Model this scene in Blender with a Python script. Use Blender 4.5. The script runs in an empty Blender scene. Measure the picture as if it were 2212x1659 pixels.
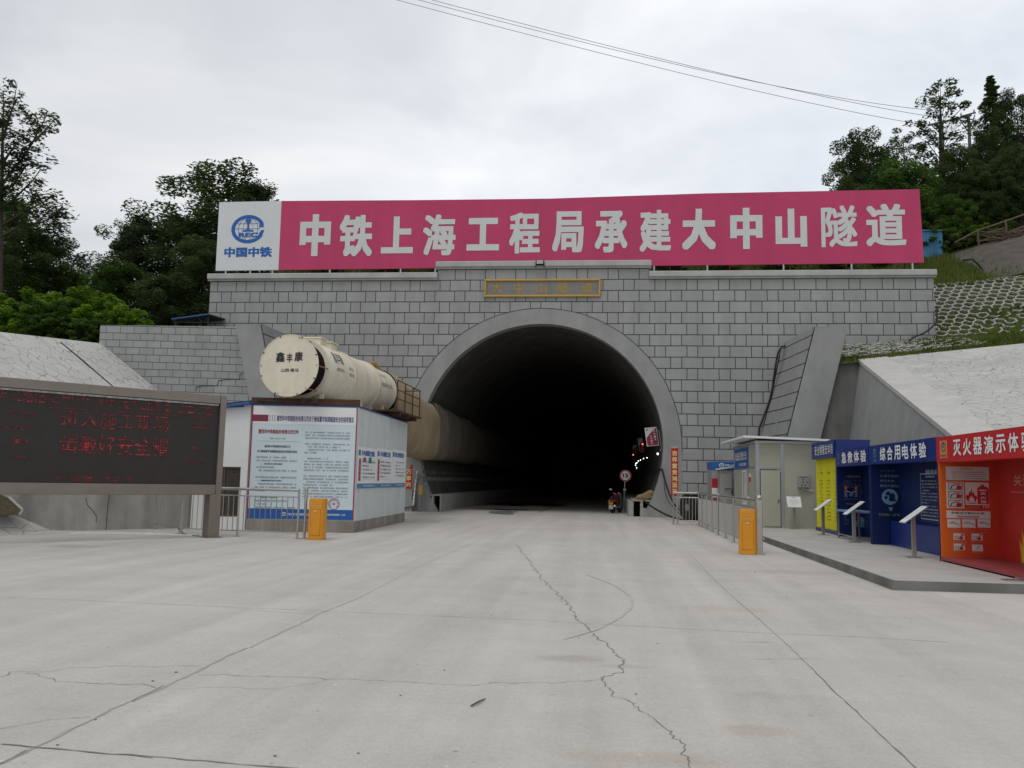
import bpy, bmesh, math, random
from mathutils import Vector as V, Matrix
R = math.radians
S = bpy.context.scene
COL = S.collection

# ------------------------------------------------------------------ camera
CAM = V((0, 0, 1.65)); FPX = 1850.0
_p, _r, _y = R(6.37), R(1.17), R(-6.28)
FW = V((math.sin(_y)*math.cos(_p), math.cos(_y)*math.cos(_p), math.sin(_p)))
_r0 = V((math.cos(_y), -math.sin(_y), 0)); _u0 = _r0.cross(FW)
RT = math.cos(_r)*_r0 + math.sin(_r)*_u0
UP = -math.sin(_r)*_r0 + math.cos(_r)*_u0
cd = bpy.data.cameras.new('camera'); cam = bpy.data.objects.new('camera', cd); COL.objects.link(cam)
m = Matrix((RT, UP, -FW)).transposed().to_4x4(); m.translation = CAM
cam.matrix_world = m
cd.sensor_width = 36; cd.sensor_fit = 'HORIZONTAL'; cd.lens = 36*FPX/2212; cd.clip_end = 3000; cd.clip_start = 0.1
S.camera = cam
S.render.resolution_x = 1024; S.render.resolution_y = 768
S.view_settings.view_transform = 'Standard'; S.view_settings.look = 'None'
S.view_settings.exposure = 0.15; S.view_settings.gamma = 1.0

# ------------------------------------------------------------------ sky and sun (overcast)
SUN_EL, SUN_ROT = R(62), R(200)
W = bpy.data.worlds.new('World'); S.world = W; W.use_nodes = True
nt = W.node_tree; nt.nodes.clear()
def N(t, **k):
    n = nt.nodes.new(t)
    for a, b in k.items(): setattr(n, a, b)
    return n
sky = N('ShaderNodeTexSky', sky_type='NISHITA', sun_disc=False, sun_elevation=SUN_EL, sun_rotation=SUN_ROT)
sky.air_density = 1.0; sky.dust_density = 4.0
tc = N('ShaderNodeTexCoord'); mp = N('ShaderNodeMapping'); mp.inputs['Scale'].default_value = (1.0, 1.0, 2.2)
mp.inputs['Location'].default_value = (0.35, 0.1, 0.0)
nz = N('ShaderNodeTexNoise'); nz.inputs['Scale'].default_value = 2.3; nz.inputs['Detail'].default_value = 5; nz.inputs['Roughness'].default_value = .52
nz.inputs['Distortion'].default_value = .35
cr = N('ShaderNodeValToRGB')
cr.color_ramp.elements[0].position = .34; cr.color_ramp.elements[0].color = (5.45, 5.8, 6.35, 1)
cr.color_ramp.elements[1].position = .68; cr.color_ramp.elements[1].color = (8.5, 8.6, 8.7, 1)
mx = N('ShaderNodeMix', data_type='RGBA'); mx.inputs['Factor'].default_value = .93
bg = N('ShaderNodeBackground'); bg.inputs['Strength'].default_value = .1
wo = N('ShaderNodeOutputWorld')
L = nt.links.new
L(tc.outputs['Generated'], mp.inputs['Vector']); L(mp.outputs['Vector'], nz.inputs['Vector']); L(nz.outputs['Fac'], cr.inputs['Fac'])
dt = N('ShaderNodeVectorMath', operation='DOT_PRODUCT'); dt.inputs[1].default_value = (.62, .72, -.35)
nm = N('ShaderNodeVectorMath', operation='NORMALIZE'); L(tc.outputs['Generated'], nm.inputs[0]); L(nm.outputs[0], dt.inputs[0])
mr = N('ShaderNodeMapRange'); mr.inputs['From Min'].default_value = .15; mr.inputs['From Max'].default_value = .95; mr.inputs['To Min'].default_value = .92; mr.inputs['To Max'].default_value = 1.42
L(dt.outputs['Value'], mr.inputs['Value'])
gs = N('ShaderNodeVectorMath', operation='SCALE'); L(cr.outputs['Color'], gs.inputs[0]); L(mr.outputs[0], gs.inputs['Scale'])
L(sky.outputs['Color'], mx.inputs[6]); L(gs.outputs[0], mx.inputs[7]); L(mx.outputs[2], bg.inputs['Color']); L(bg.outputs['Background'], wo.inputs['Surface'])
sl = bpy.data.lights.new('sun', 'SUN'); sl.energy = 0.75; sl.angle = R(25); sl.color = (1, .97, .92)
so = bpy.data.objects.new('sun', sl); COL.objects.link(so)
so.rotation_euler = (R(90)-SUN_EL, 0, R(-20))

# ------------------------------------------------------------------ sight-line helpers: a pixel of the 2212-wide view meets a plane of the place
def ray(px, py): return FW + RT*((px-1106)/FPX) - UP*((py-829.5)/FPX)
def G(px, py, z=0.0):
    d = ray(px, py); return CAM + d*((z-CAM.z)/d.z)
def PY(px, py, Y):
    d = ray(px, py); return CAM + d*((Y-CAM.y)/d.y)
def PX(px, py, X):
    d = ray(px, py); return CAM + d*((X-CAM.x)/d.x)
z1 = lambda a, b: (a/3.132, 669+b/3.132)
z2 = lambda a, b: (501.7+a/3.308, 668.9+b/3.308)
z4 = lambda a, b: (1337.8+a/4.96, 891.9+b/4.96)
z5 = lambda a, b: (1672.4+a/3.968, 892+b/3.968)

# ------------------------------------------------------------------ materials
def lin(c): return tuple(x/12.92 if x <= .04045 else ((x+.055)/1.055)**2.4 for x in c)
def hexc(r, g, b): return lin((r/255, g/255, b/255))
MATS = {}
def mat(name, col, rough=.7, metal=0.0, var=.12, scale=3.0, bump=0.0, bscale=40.0, streak=0.0, spec=.4, emit=None, estr=0.0):
    if name in MATS: return MATS[name]
    M = bpy.data.materials.new(name); M.use_nodes = True; MATS[name] = M
    t = M.node_tree; n = t.nodes; l = t.links.new
    b = n['Principled BSDF']; b.inputs['Roughness'].default_value = rough; b.inputs['Metallic'].default_value = metal
    b.inputs['Specular IOR Level'].default_value = spec
    b.inputs['Base Color'].default_value = (*col, 1)
    if emit: b.inputs['Emission Color'].default_value = (*emit, 1); b.inputs['Emission Strength'].default_value = estr
    geo = n.new('ShaderNodeNewGeometry')
    if var:
        nz = n.new('ShaderNodeTexNoise'); nz.inputs['Scale'].default_value = scale; nz.inputs['Detail'].default_value = 6; nz.inputs['Roughness'].default_value = .65
        l(geo.outputs['Position'], nz.inputs['Vector'])
        r = n.new('ShaderNodeValToRGB'); e = r.color_ramp.elements
        e[0].position = .25; e[1].position = .75
        e[0].color = tuple(c*(1-var) for c in col)+(1,); e[1].color = tuple(min(1, c*(1+var)) for c in col)+(1,)
        l(nz.outputs['Fac'], r.inputs['Fac']); out = r.outputs['Color']
        if streak:
            mp = n.new('ShaderNodeMapping'); mp.inputs['Scale'].default_value = (.8, .8, .07)
            l(geo.outputs['Position'], mp.inputs['Vector'])
            n2 = n.new('ShaderNodeTexNoise'); n2.inputs['Scale'].default_value = 1.6; n2.inputs['Detail'].default_value = 5
            l(mp.outputs['Vector'], n2.inputs['Vector'])
            r2 = n.new('ShaderNodeValToRGB'); r2.color_ramp.elements[0].position = .35; r2.color_ramp.elements[1].position = .7
            k = 1-streak; r2.color_ramp.elements[0].color = (k, k, k*.98, 1); r2.color_ramp.elements[1].color = (1+streak*.6,)*3+(1,)
            l(n2.outputs['Fac'], r2.inputs['Fac'])
            mm = n.new('ShaderNodeMix'); mm.data_type = 'RGBA'; mm.blend_type = 'MULTIPLY'; mm.inputs['Factor'].default_value = 1
            l(out, mm.inputs[6]); l(r2.outputs['Color'], mm.inputs[7]); out = mm.outputs[2]
        l(out, b.inputs['Base Color'])
    if bump:
        n3 = n.new('ShaderNodeTexNoise'); n3.inputs['Scale'].default_value = bscale; n3.inputs['Detail'].default_value = 4
        l(geo.outputs['Position'], n3.inputs['Vector'])
        bp = n.new('ShaderNodeBump'); bp.inputs['Strength'].default_value = bump; bp.inputs['Distance'].default_value = .02
        l(n3.outputs['Fac'], bp.inputs['Height']); l(bp.outputs['Normal'], b.inputs['Normal'])
    return M

def math_node(t, op, a, b=None, c=None):
    x = t.nodes.new('ShaderNodeMath'); x.operation = op
    for i, q in enumerate((a, b, c)):
        if q is None: continue
        if isinstance(q, (int, float)): x.inputs[i].default_value = q
        else: t.links.new(q, x.inputs[i])
    return x.outputs[0]

def block_mat(name, col, mortar, period, short, rowh, z0, x0=0.0, lw=.032, axis=0, shift=.5, only_rows=False, tilt=0.0, tone=.10):
    """coursed facing blocks: painted joints, each block with its own tone"""
    M = bpy.data.materials.new(name); M.use_nodes = True; t = M.node_tree; n = t.nodes; l = t.links.new
    b = n['Principled BSDF']; b.inputs['Roughness'].default_value = .8; b.inputs['Specular IOR Level'].default_value = .25
    geo = n.new('ShaderNodeNewGeometry'); sp = n.new('ShaderNodeSeparateXYZ'); l(geo.outputs['Position'], sp.inputs[0])
    wob = n.new('ShaderNodeTexNoise'); wob.inputs['Scale'].default_value = .9; wob.inputs['Detail'].default_value = 2
    l(geo.outputs['Position'], wob.inputs['Vector'])
    wv = math_node(t, 'MULTIPLY', math_node(t, 'SUBTRACT', wob.outputs['Fac'], .5), .05)
    x = math_node(t, 'ADD', sp.outputs[axis], wv); z = math_node(t, 'ADD', sp.outputs[2], math_node(t, 'MULTIPLY', wv, .6))
    if tilt: z = math_node(t, 'ADD', z, math_node(t, 'MULTIPLY', math_node(t, 'SUBTRACT', x, x0), tilt))
    zz = math_node(t, 'DIVIDE', math_node(t, 'SUBTRACT', z, z0), rowh)
    row = math_node(t, 'FLOOR', zz); fz = math_node(t, 'FRACT', zz)
    par = math_node(t, 'MULTIPLY', math_node(t, 'MODULO', math_node(t, 'ABSOLUTE', row), 2.0), shift)
    xx = math_node(t, 'ADD', math_node(t, 'DIVIDE', math_node(t, 'SUBTRACT', x, x0), period), par)
    col_i = math_node(t, 'FLOOR', xx); fx = math_node(t, 'FRACT', xx)
    big = math_node(t, 'GREATER_THAN', fx, short) if short else 0.0
    hz = math_node(t, 'LESS_THAN', math_node(t, 'MINIMUM', fz, math_node(t, 'SUBTRACT', 1.0, fz)), lw/2/rowh)
    line = hz
    if not only_rows:
        d1 = math_node(t, 'MINIMUM', fx, math_node(t, 'SUBTRACT', 1.0, fx))
        if short: d1 = math_node(t, 'MINIMUM', d1, math_node(t, 'ABSOLUTE', math_node(t, 'SUBTRACT', fx, short)))
        line = math_node(t, 'MAXIMUM', hz, math_node(t, 'LESS_THAN', d1, lw*.85/2/period))
    wn = n.new('ShaderNodeTexWhiteNoise'); wn.noise_dimensions = '3D'; cx = n.new('ShaderNodeCombineXYZ')
    l(row, cx.inputs[0]); l(col_i, cx.inputs[1])
    if short: l(big, cx.inputs[2])
    l(cx.outputs[0], wn.inputs['Vector'])
    nz = n.new('ShaderNodeTexNoise'); nz.inputs['Scale'].default_value = 1.7; nz.inputs['Detail'].default_value = 7; nz.inputs['Roughness'].default_value = .7
    l(geo.outputs['Position'], nz.inputs['Vector'])
    mpn = n.new('ShaderNodeMapping'); mpn.inputs['Scale'].default_value = (1.3, 1.3, .1); l(geo.outputs['Position'], mpn.inputs['Vector'])
    n2 = n.new('ShaderNodeTexNoise'); n2.inputs['Scale'].default_value = 1.1; n2.inputs['Detail'].default_value = 5; l(mpn.outputs['Vector'], n2.inputs['Vector'])
    f = math_node(t, 'ADD', math_node(t, 'MULTIPLY', math_node(t, 'SUBTRACT', wn.outputs['Value'], .5), tone if not only_rows else .02),
                  math_node(t, 'MULTIPLY', math_node(t, 'SUBTRACT', nz.outputs['Fac'], .5), .34))
    f = math_node(t, 'ADD', f, math_node(t, 'MULTIPLY', math_node(t, 'SUBTRACT', n2.outputs['Fac'], .5), .38))
    f = math_node(t, 'ADD', f, 1.0)
    sc = n.new('ShaderNodeVectorMath'); sc.operation = 'SCALE'; sc.inputs[0].default_value = col; l(f, sc.inputs['Scale'])
    mx = n.new('ShaderNodeMix'); mx.data_type = 'RGBA'; l(line, mx.inputs['Factor']); l(sc.outputs[0], mx.inputs[6]); mx.inputs[7].default_value = (*mortar, 1)
    l(mx.outputs[2], b.inputs['Base Color'])
    bp = n.new('ShaderNodeBump'); bp.inputs['Strength'].default_value = .6; bp.inputs['Distance'].default_value = .02; bp.invert = True
    l(line, bp.inputs['Height']); l(bp.outputs['Normal'], b.inputs['Normal'])
    return M

def stone_mat(name, col, crack, scale=1.6, width=.03, sq=(1, 1, 1)):
    """mortared rubble pitching: irregular stones with thin dark joints"""
    M = bpy.data.materials.new(name); M.use_nodes = True; t = M.node_tree; n = t.nodes; l = t.links.new
    b = n['Principled BSDF']; b.inputs['Roughness'].default_value = .9; b.inputs['Specular IOR Level'].default_value = .2
    geo = n.new('ShaderNodeNewGeometry'); mp = n.new('ShaderNodeMapping'); mp.inputs['Scale'].default_value = sq; l(geo.outputs['Position'], mp.inputs['Vector'])
    nz = n.new('ShaderNodeTexNoise'); nz.inputs['Scale'].default_value = 2.0; nz.inputs['Detail'].default_value = 4; l(mp.outputs['Vector'], nz.inputs['Vector'])
    ad = n.new('ShaderNodeMix'); ad.data_type = 'RGBA'; ad.inputs['Factor'].default_value = .16; l(mp.outputs['Vector'], ad.inputs[6]); l(nz.outputs['Color'], ad.inputs[7])
    vo = n.new('ShaderNodeTexVoronoi'); vo.feature = 'DISTANCE_TO_EDGE'; vo.inputs['Scale'].default_value = scale; l(ad.outputs[2], vo.inputs['Vector'])
    vc = n.new('ShaderNodeTexVoronoi'); vc.inputs['Scale'].default_value = scale; l(ad.outputs[2], vc.inputs['Vector'])
    n2 = n.new('ShaderNodeTexNoise'); n2.inputs['Scale'].default_value = .55; n2.inputs['Detail'].default_value = 6; l(geo.outputs['Position'], n2.inputs['Vector'])
    n4 = n.new('ShaderNodeTexNoise'); n4.inputs['Scale'].default_value = .8; n4.inputs['Detail'].default_value = 3; l(mp.outputs['Vector'], n4.inputs['Vector'])
    wd = math_node(t, 'MULTIPLY', math_node(t, 'MAXIMUM', math_node(t, 'SUBTRACT', n4.outputs['Fac'], .24), 0.0), width*3.4)
    cr = math_node(t, 'LESS_THAN', vo.outputs['Distance'], wd)
    sx = n.new('ShaderNodeSeparateColor'); l(vc.outputs['Color'], sx.inputs[0])
    f = math_node(t, 'ADD', math_node(t, 'MULTIPLY', math_node(t, 'SUBTRACT', sx.outputs[0], .5), .10), math_node(t, 'MULTIPLY', math_node(t, 'SUBTRACT', n2.outputs['Fac'], .5), .45))
    f = math_node(t, 'ADD', f, 1.0)
    sc = n.new('ShaderNodeVectorMath'); sc.operation = 'SCALE'; sc.inputs[0].default_value = col; l(f, sc.inputs['Scale'])
    mx = n.new('ShaderNodeMix'); mx.data_type = 'RGBA'; l(cr, mx.inputs['Factor']); l(sc.outputs[0], mx.inputs[6]); mx.inputs[7].default_value = (*crack, 1)
    l(mx.outputs[2], b.inputs['Base Color'])
    bp = n.new('ShaderNodeBump'); bp.inputs['Strength'].default_value = .5; bp.inputs['Distance'].default_value = .05
    l(math_node(t, 'MINIMUM', vo.outputs['Distance'], .12), bp.inputs['Height']); l(bp.outputs['Normal'], b.inputs['Normal'])
    return M

def ground_mat():
    M = bpy.data.materials.new('yard_concrete'); M.use_nodes = True; t = M.node_tree; n = t.nodes; l = t.links.new
    b = n['Principled BSDF']; b.inputs['Roughness'].default_value = .85; b.inputs['Specular IOR Level'].default_value = .25
    geo = n.new('ShaderNodeNewGeometry')
    def noise(sc, det=5, ro=.6, mscale=None, rot=0):
        x = n.new('ShaderNodeTexNoise'); x.inputs['Scale'].default_value = sc; x.inputs['Detail'].default_value = det; x.inputs['Roughness'].default_value = ro
        if mscale:
            mp = n.new('ShaderNodeMapping'); mp.inputs['Scale'].default_value = mscale; mp.inputs['Rotation'].default_value = (0, 0, rot); l(geo.outputs['Position'], mp.inputs['Vector']); l(mp.outputs['Vector'], x.inputs['Vector'])
        else: l(geo.outputs['Position'], x.inputs['Vector'])
        return x.outputs['Fac']
    a = noise(.22, 4); bq = noise(1.4, 7, .7); c = noise(45, 3, .7); tr = noise(1.0, 4, .55, (1.5, .09, 1), R(3)); d = noise(.5, 5, .6, (.55, 1.6, 1))
    f = 1.0
    c2 = noise(16, 4, .75)
    for q, k in ((a, .26), (bq, .30), (c, .45), (c2, .34), (tr, .46), (noise(1.0, 3, .5, (4.5, .10, 1), R(5)), .11), (d, .16)):
        f = math_node(t, 'ADD', math_node(t, 'MULTIPLY', math_node(t, 'SUBTRACT', q, .5), k), f)
    sp = n.new('ShaderNodeTexVoronoi'); sp.inputs['Scale'].default_value = 8; l(geo.outputs['Position'], sp.inputs['Vector'])
    sc_ = n.new('ShaderNodeSeparateColor'); l(sp.outputs['Color'], sc_.inputs[0])
    speck = math_node(t, 'MULTIPLY', math_node(t, 'LESS_THAN', sp.outputs['Distance'], math_node(t, 'MULTIPLY', sc_.outputs[1], .16)), math_node(t, 'GREATER_THAN', sc_.outputs[0], .8))
    bright = math_node(t, 'GREATER_THAN', sc_.outputs[2], .45)
    f = math_node(t, 'ADD', f, math_node(t, 'MULTIPLY', speck, math_node(t, 'SUBTRACT', math_node(t, 'MULTIPLY', bright, .55), .3)))
    base = n.new('ShaderNodeMix'); base.data_type = 'RGBA'; base.inputs[6].default_value = (.470, .443, .402, 1); base.inputs[7].default_value = (.452, .434, .403, 1)
    l(noise(.12, 3), base.inputs['Factor'])
    st = n.new('ShaderNodeValToRGB'); st.color_ramp.elements[0].position = .62; st.color_ramp.elements[1].position = .78
    l(noise(.42, 6, .62, (1, 1.25, 1)), st.inputs['Fac'])
    brown = n.new('ShaderNodeMix'); brown.data_type = 'RGBA'; l(math_node(t, 'MULTIPLY', st.outputs['Color'], .45), brown.inputs['Factor']); l(base.outputs[2], brown.inputs[6]); brown.inputs[7].default_value = (.33, .28, .235, 1)
    cur = brown.outputs[2]; sx = n.new('ShaderNodeSeparateXYZ'); l(geo.outputs['Position'], sx.inputs[0]); wb = noise(1.6, 6, .65)
    for (px, py, rx, ry, k, c_) in ((1628, 1578, .30, .16, .34, (.34, .255, .20, 1)), (1690, 1505, .42, .16, .25, (.33, .285, .25, 1)), (1222, 1422, .42, .20, .42, (.28, .25, .22, 1)), (1560, 1315, .9, .35, .25, (.40, .30, .22, 1)), (1700, 1236, 1.8, .45, .35, (.33, .315, .29, 1)), (150, 1180, .7, .4, .5, (.27, .26, .24, 1)), (1350, 1440, .25, .1, .4, (.30, .29, .27, 1)), (1250, 1140, 1.4, 3.5, .30, (.33, .31, .28, 1)), (760, 1280, 3, 1.2, .18, (.36, .335, .30, 1)), (1420, 1640, .5, .15, .35, (.38, .30, .23, 1))):
        c0 = G(px, py)
        ex = math_node(t, 'DIVIDE', math_node(t, 'SUBTRACT', sx.outputs[0], c0.x), rx); ey = math_node(t, 'DIVIDE', math_node(t, 'SUBTRACT', sx.outputs[1], c0.y), ry)
        dd = math_node(t, 'SQRT', math_node(t, 'ADD', math_node(t, 'MULTIPLY', ex, ex), math_node(t, 'MULTIPLY', ey, ey)))
        dd = math_node(t, 'ADD', dd, math_node(t, 'MULTIPLY', math_node(t, 'SUBTRACT', wb, .5), 1.9))
        mr_ = n.new('ShaderNodeMapRange'); mr_.interpolation_type = 'SMOOTHSTEP'; mr_.inputs['From Min'].default_value = 1.25; mr_.inputs['From Max'].default_value = .35; mr_.inputs['To Min'].default_value = 0; mr_.inputs['To Max'].default_value = k
        l(dd, mr_.inputs['Value']); mm = n.new('ShaderNodeMix'); mm.data_type = 'RGBA'; l(mr_.outputs[0], mm.inputs['Factor']); l(cur, mm.inputs[6]); mm.inputs[7].default_value = c_; cur = mm.outputs[2]
    sc = n.new('ShaderNodeVectorMath'); sc.operation = 'SCALE'; l(cur, sc.inputs[0]); l(f, sc.inputs['Scale'])
    l(sc.outputs[0], b.inputs['Base Color'])
    bp = n.new('ShaderNodeBump'); bp.inputs['Strength'].default_value = .25; bp.inputs['Distance'].default_value = .008
    l(noise(70, 3), bp.inputs['Height']); l(bp.outputs['Normal'], b.inputs['Normal'])
    return M

def leaf_mat(name, dark, light, scale=.35):
    M = bpy.data.materials.new(name); M.use_nodes = True; t = M.node_tree; n = t.nodes; l = t.links.new
    b = n['Principled BSDF']; b.inputs['Roughness'].default_value = .75; b.inputs['Specular IOR Level'].default_value = .12
    geo = n.new('ShaderNodeNewGeometry'); nz = n.new('ShaderNodeTexNoise'); nz.inputs['Scale'].default_value = scale; nz.inputs['Detail'].default_value = 3
    l(geo.outputs['Position'], nz.inputs['Vector'])
    f = math_node(t, 'ADD', math_node(t, 'MULTIPLY', math_node(t, 'SUBTRACT', nz.outputs['Fac'], .5), 1.7), math_node(t, 'ADD', math_node(t, 'MULTIPLY', geo.outputs['Random Per Island'], .5), .22))
    r = n.new('ShaderNodeValToRGB'); r.color_ramp.elements[0].color = (*dark, 1); r.color_ramp.elements[1].color = (*light, 1)
    l(f, r.inputs['Fac']); l(r.outputs['Color'], b.inputs['Base Color'])
    tr = n.new('ShaderNodeBsdfTranslucent'); l(r.outputs['Color'], tr.inputs['Color']); ms = n.new('ShaderNodeMixShader'); ms.inputs[0].default_value = .35
    l(b.outputs[0], ms.inputs[1]); l(tr.outputs[0], ms.inputs[2]); l(ms.outputs[0], n['Material Output'].inputs['Surface'])
    return M

# ------------------------------------------------------------------ mesh building
LOC = {}
def frame(o, u, v):
    u = V(u).normalized(); v = V(v).normalized(); w = u.cross(v)
    m = Matrix((u, v, w)).transposed().to_4x4(); m.translation = V(o); return m
def front(Y, x=0, z=0): return frame((x, Y, z), (1, 0, 0), (0, 0, 1))       # plane facing the camera side (-Y)
def side(X, y=0, z=0): return frame((X, y, z), (0, -1, 0), (0, 0, 1))       # plane facing -X; u runs to -Y
_gl = {}
def glyphs(s, bold):
    k = (s, bold)
    if k in _gl: return _gl[k]
    c = bpy.data.curves.new('writing', 'FONT'); c.body = s; c.resolution_u = 2
    o = bpy.data.objects.new('writing', c); COL.objects.link(o)
    dg = bpy.context.evaluated_depsgraph_get(); e = o.evaluated_get(dg); me = e.to_mesh()
    vs = [(q.co.x, q.co.y) for q in me.vertices]; fs = [list(p.vertices) for p in me.polygons]
    e.to_mesh_clear(); bpy.data.objects.remove(o); bpy.data.curves.remove(c)
    _gl[k] = (vs, fs); return _gl[k]

class MB:
    def __init__(s): s.v = []; s.f = []
    def add(s, vs, fs):
        o = len(s.v); s.v += [V(q) for q in vs]; s.f += [[i+o for i in f] for f in fs]; return s
    def box(s, x0, x1, y0, y1, z0, z1, M=None):
        vs = [V((x, y, z)) for x in (x0, x1) for y in (y0, y1) for z in (z0, z1)]
        if M: vs = [M @ q for q in vs]
        return s.add(vs, [(0, 1, 3, 2), (4, 6, 7, 5), (0, 4, 5, 1), (2, 3, 7, 6), (0, 2, 6, 4), (1, 5, 7, 3)])
    def hexa(s, a, b):
        """two quads joined (4+4 points)"""
        return s.add(list(a)+list(b), [(0, 1, 2, 3), (7, 6, 5, 4), (0, 4, 5, 1), (1, 5, 6, 2), (2, 6, 7, 3), (3, 7, 4, 0)])
    def prism(s, poly, d0, d1, M):
        n = len(poly); a = [M @ V((u, v, d0)) for u, v in poly]; b = [M @ V((u, v, d1)) for u, v in poly]
        return s.add(a+b, [list(range(n))[::-1], list(range(n, 2*n))]+[(i, (i+1) % n, n+(i+1) % n, n+i) for i in range(n)])
    def plate(s, poly, d, M):
        return s.add([M @ V((u, v, d)) for u, v in poly], [list(range(len(poly)))])
    def rect(s, u0, u1, v0, v1, d, M): return s.plate([(u0, v0), (u1, v0), (u1, v1), (u0, v1)], d, M)
    def tube(s, pts, r, n=8, cap=True):
        pts = [V(p) for p in pts]; m = len(pts); rs = r if isinstance(r, (list, tuple)) else [r]*m
        vs = []; ref = None
        for i, p in enumerate(pts):
            d = (pts[min(i+1, m-1)]-pts[max(i-1, 0)]).normalized()
            if ref is None or abs(ref.dot(d)) > .95: ref = V((0, 0, 1)) if abs(d.z) < .9 else V((1, 0, 0))
            a = (ref-d*ref.dot(d)).normalized(); b = d.cross(a); ref = a
            rr = rs[i]; ra, rb = rr if isinstance(rr, tuple) else (rr, rr)
            for k in range(n):
                q = 2*math.pi*k/n; vs.append(p+a*math.cos(q)*ra+b*math.sin(q)*rb)
        fs = [(i*n+k, i*n+(k+1) % n, (i+1)*n+(k+1) % n, (i+1)*n+k) for i in range(m-1) for k in range(n)]
        if cap: fs += [list(range(n))[::-1], list(range((m-1)*n, m*n))]
        return s.add(vs, fs)
    def ring(s, cx, cy, r0, r1, d, M, a0=0.0, a1=2*math.pi, n=40, sx=1.0):
        a = []; 
        for i in range(n+1):
            q = a0+(a1-a0)*i/n
            a += [M @ V((cx+r0*sx*math.cos(q), cy+r0*math.sin(q), d)), M @ V((cx+r1*sx*math.cos(q), cy+r1*math.sin(q), d))]
        return s.add(a, [(2*i, 2*i+2, 2*i+3, 2*i+1) for i in range(n)])
    def disc(s, cx, cy, r, d, M, n=24, sx=1.0): return s.plate([(cx+r*sx*math.cos(2*math.pi*i/n), cy+r*math.sin(2*math.pi*i/n)) for i in range(n)], d, M)
    def text(s, t, M, u0, u1, v0, v1, d=.006, bold=0.0, keep=False):
        vs, fs = glyphs(t, 0)
        if not vs: return s
        xa, xb = min(q[0] for q in vs), max(q[0] for q in vs); ya, yb = min(q[1] for q in vs), max(q[1] for q in vs)
        kx = (u1-u0)/max(1e-6, xb-xa+2*bold); ky = (v1-v0)/max(1e-6, yb-ya+2*bold)
        if keep: kx = min(kx, ky)
        # heavy strokes: the same outline laid a few times slightly shifted, each a hair in front of the last
        sh = [(0, 0)]
        if bold:
            n = 8 if (v1-v0) > .2 else (4 if (v1-v0) > .09 else 2)
            sh = [(bold*math.cos(2*math.pi*i/n+(.785 if n == 4 else 0)), bold*math.sin(2*math.pi*i/n+(.785 if n == 4 else 0))) for i in range(n)]
            if n == 8: sh = [(bold*x, bold*.72*y) for x in (-1, -.67, -.33, 0, .33, .67, 1) for y in (-1, -.5, 0, .5, 1)]
        for i, (dx, dy) in enumerate(sh):
            s.add([M @ V((u0+(x-xa+dx+bold)*kx, v0+(y-ya+dy+bold)*ky, d+.0001*i)) for x, y in vs], fs)
        return s
    def build(s, name, mt, parent=None, smooth=False, bevel=0.0, loc=None, fix=True):
        loc = V(loc) if loc is not None else (LOC.get(parent.name, V((0, 0, 0))) if parent else V((0, 0, 0)))
        me = bpy.data.meshes.new(name); me.from_pydata([tuple(q-loc) for q in s.v], [], s.f)
        if fix:
            bm = bmesh.new(); bm.from_mesh(me); bmesh.ops.recalc_face_normals(bm, faces=bm.faces); bm.to_mesh(me); bm.free()
        me.materials.append(mt)
        if smooth:
            for p in me.polygons: p.use_smooth = True
            me.set_sharp_from_angle(angle=R(35))
        o = bpy.data.objects.new(name, me); COL.objects.link(o); LOC[o.name] = loc
        if parent: o.parent = parent
        else: o.location = loc
        if bevel:
            b = o.modifiers.new('bevel', 'BEVEL'); b.width = bevel; b.segments = 2; b.limit_method = 'ANGLE'; b.angle_limit = R(40)
        return o
def tag(o, label=None, cat=None, group=None, kind=None):
    if label: o['label'] = label
    if cat: o['category'] = cat
    if group: o['group'] = group
    if kind: o['kind'] = kind
    return o
def thing(name, loc, label, cat, group=None):
    e = bpy.data.objects.new(name, None); COL.objects.link(e); e.location = loc; e.empty_display_size = .2; LOC[e.name] = V(loc)
    return tag(e, label, cat, group)
def dup(src, loc, rz=0.0, scale=None, label=None):
    r = src.copy(); COL.objects.link(r); r.location = loc; r.rotation_euler = (0, 0, rz)
    if scale: r.scale = scale
    if label: r['label'] = label
    LOC[r.name] = V(loc)
    for ch in list(src.children):
        c = ch.copy(); COL.objects.link(c); c.parent = r
        for g in list(ch.children):
            d = g.copy(); COL.objects.link(d); d.parent = c
    return r

# ------------------------------------------------------------------ colours
concrete = mat('concrete_grey', (.285, .29, .285), .85, var=.14, scale=1.0, streak=.09, bump=.2, bscale=20, spec=.25)
concrete_lt = mat('concrete_light', (.40, .40, .385), .85, var=.14, scale=1.5, streak=.10, bump=.2, bscale=20, spec=.25)
concrete_dk = mat('concrete_dark', (.17, .17, .162), .9, var=.2, scale=1.0, streak=.25, bump=.2, bscale=20, spec=.2)
plinth_m = mat('concrete_brown', (.27, .245, .215), .9, var=.2, scale=2.0, streak=.25, bump=.2, bscale=25, spec=.2)
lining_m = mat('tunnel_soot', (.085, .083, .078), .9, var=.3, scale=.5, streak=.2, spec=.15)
steel = mat('stainless_steel', (.46, .44, .41), .36, metal=.9, var=.08, scale=6)
steel_br = mat('brushed_brown_steel', (.235, .205, .178), .42, metal=.75, var=.10, scale=2.0)
rust = mat('rusty_steel', (.085, .045, .030), .8, metal=.2, var=.35, scale=6, spec=.3)
white_p = mat('white_paint', (.72, .73, .73), .6, var=.05, scale=3)
panel_w = mat('white_panel', (.58, .61, .62), .55, var=.06, scale=2.0, streak=.08)
board_w = mat('board_print_white', (.56, .66, .70), .45, var=.04, scale=2)
cream = mat('cream_paint', (.69, .64, .515), .5, var=.08, scale=2.5, streak=.14)
black = mat('black_rubber', (.012, .012, .013), .55, var=.2, scale=5)
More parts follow.
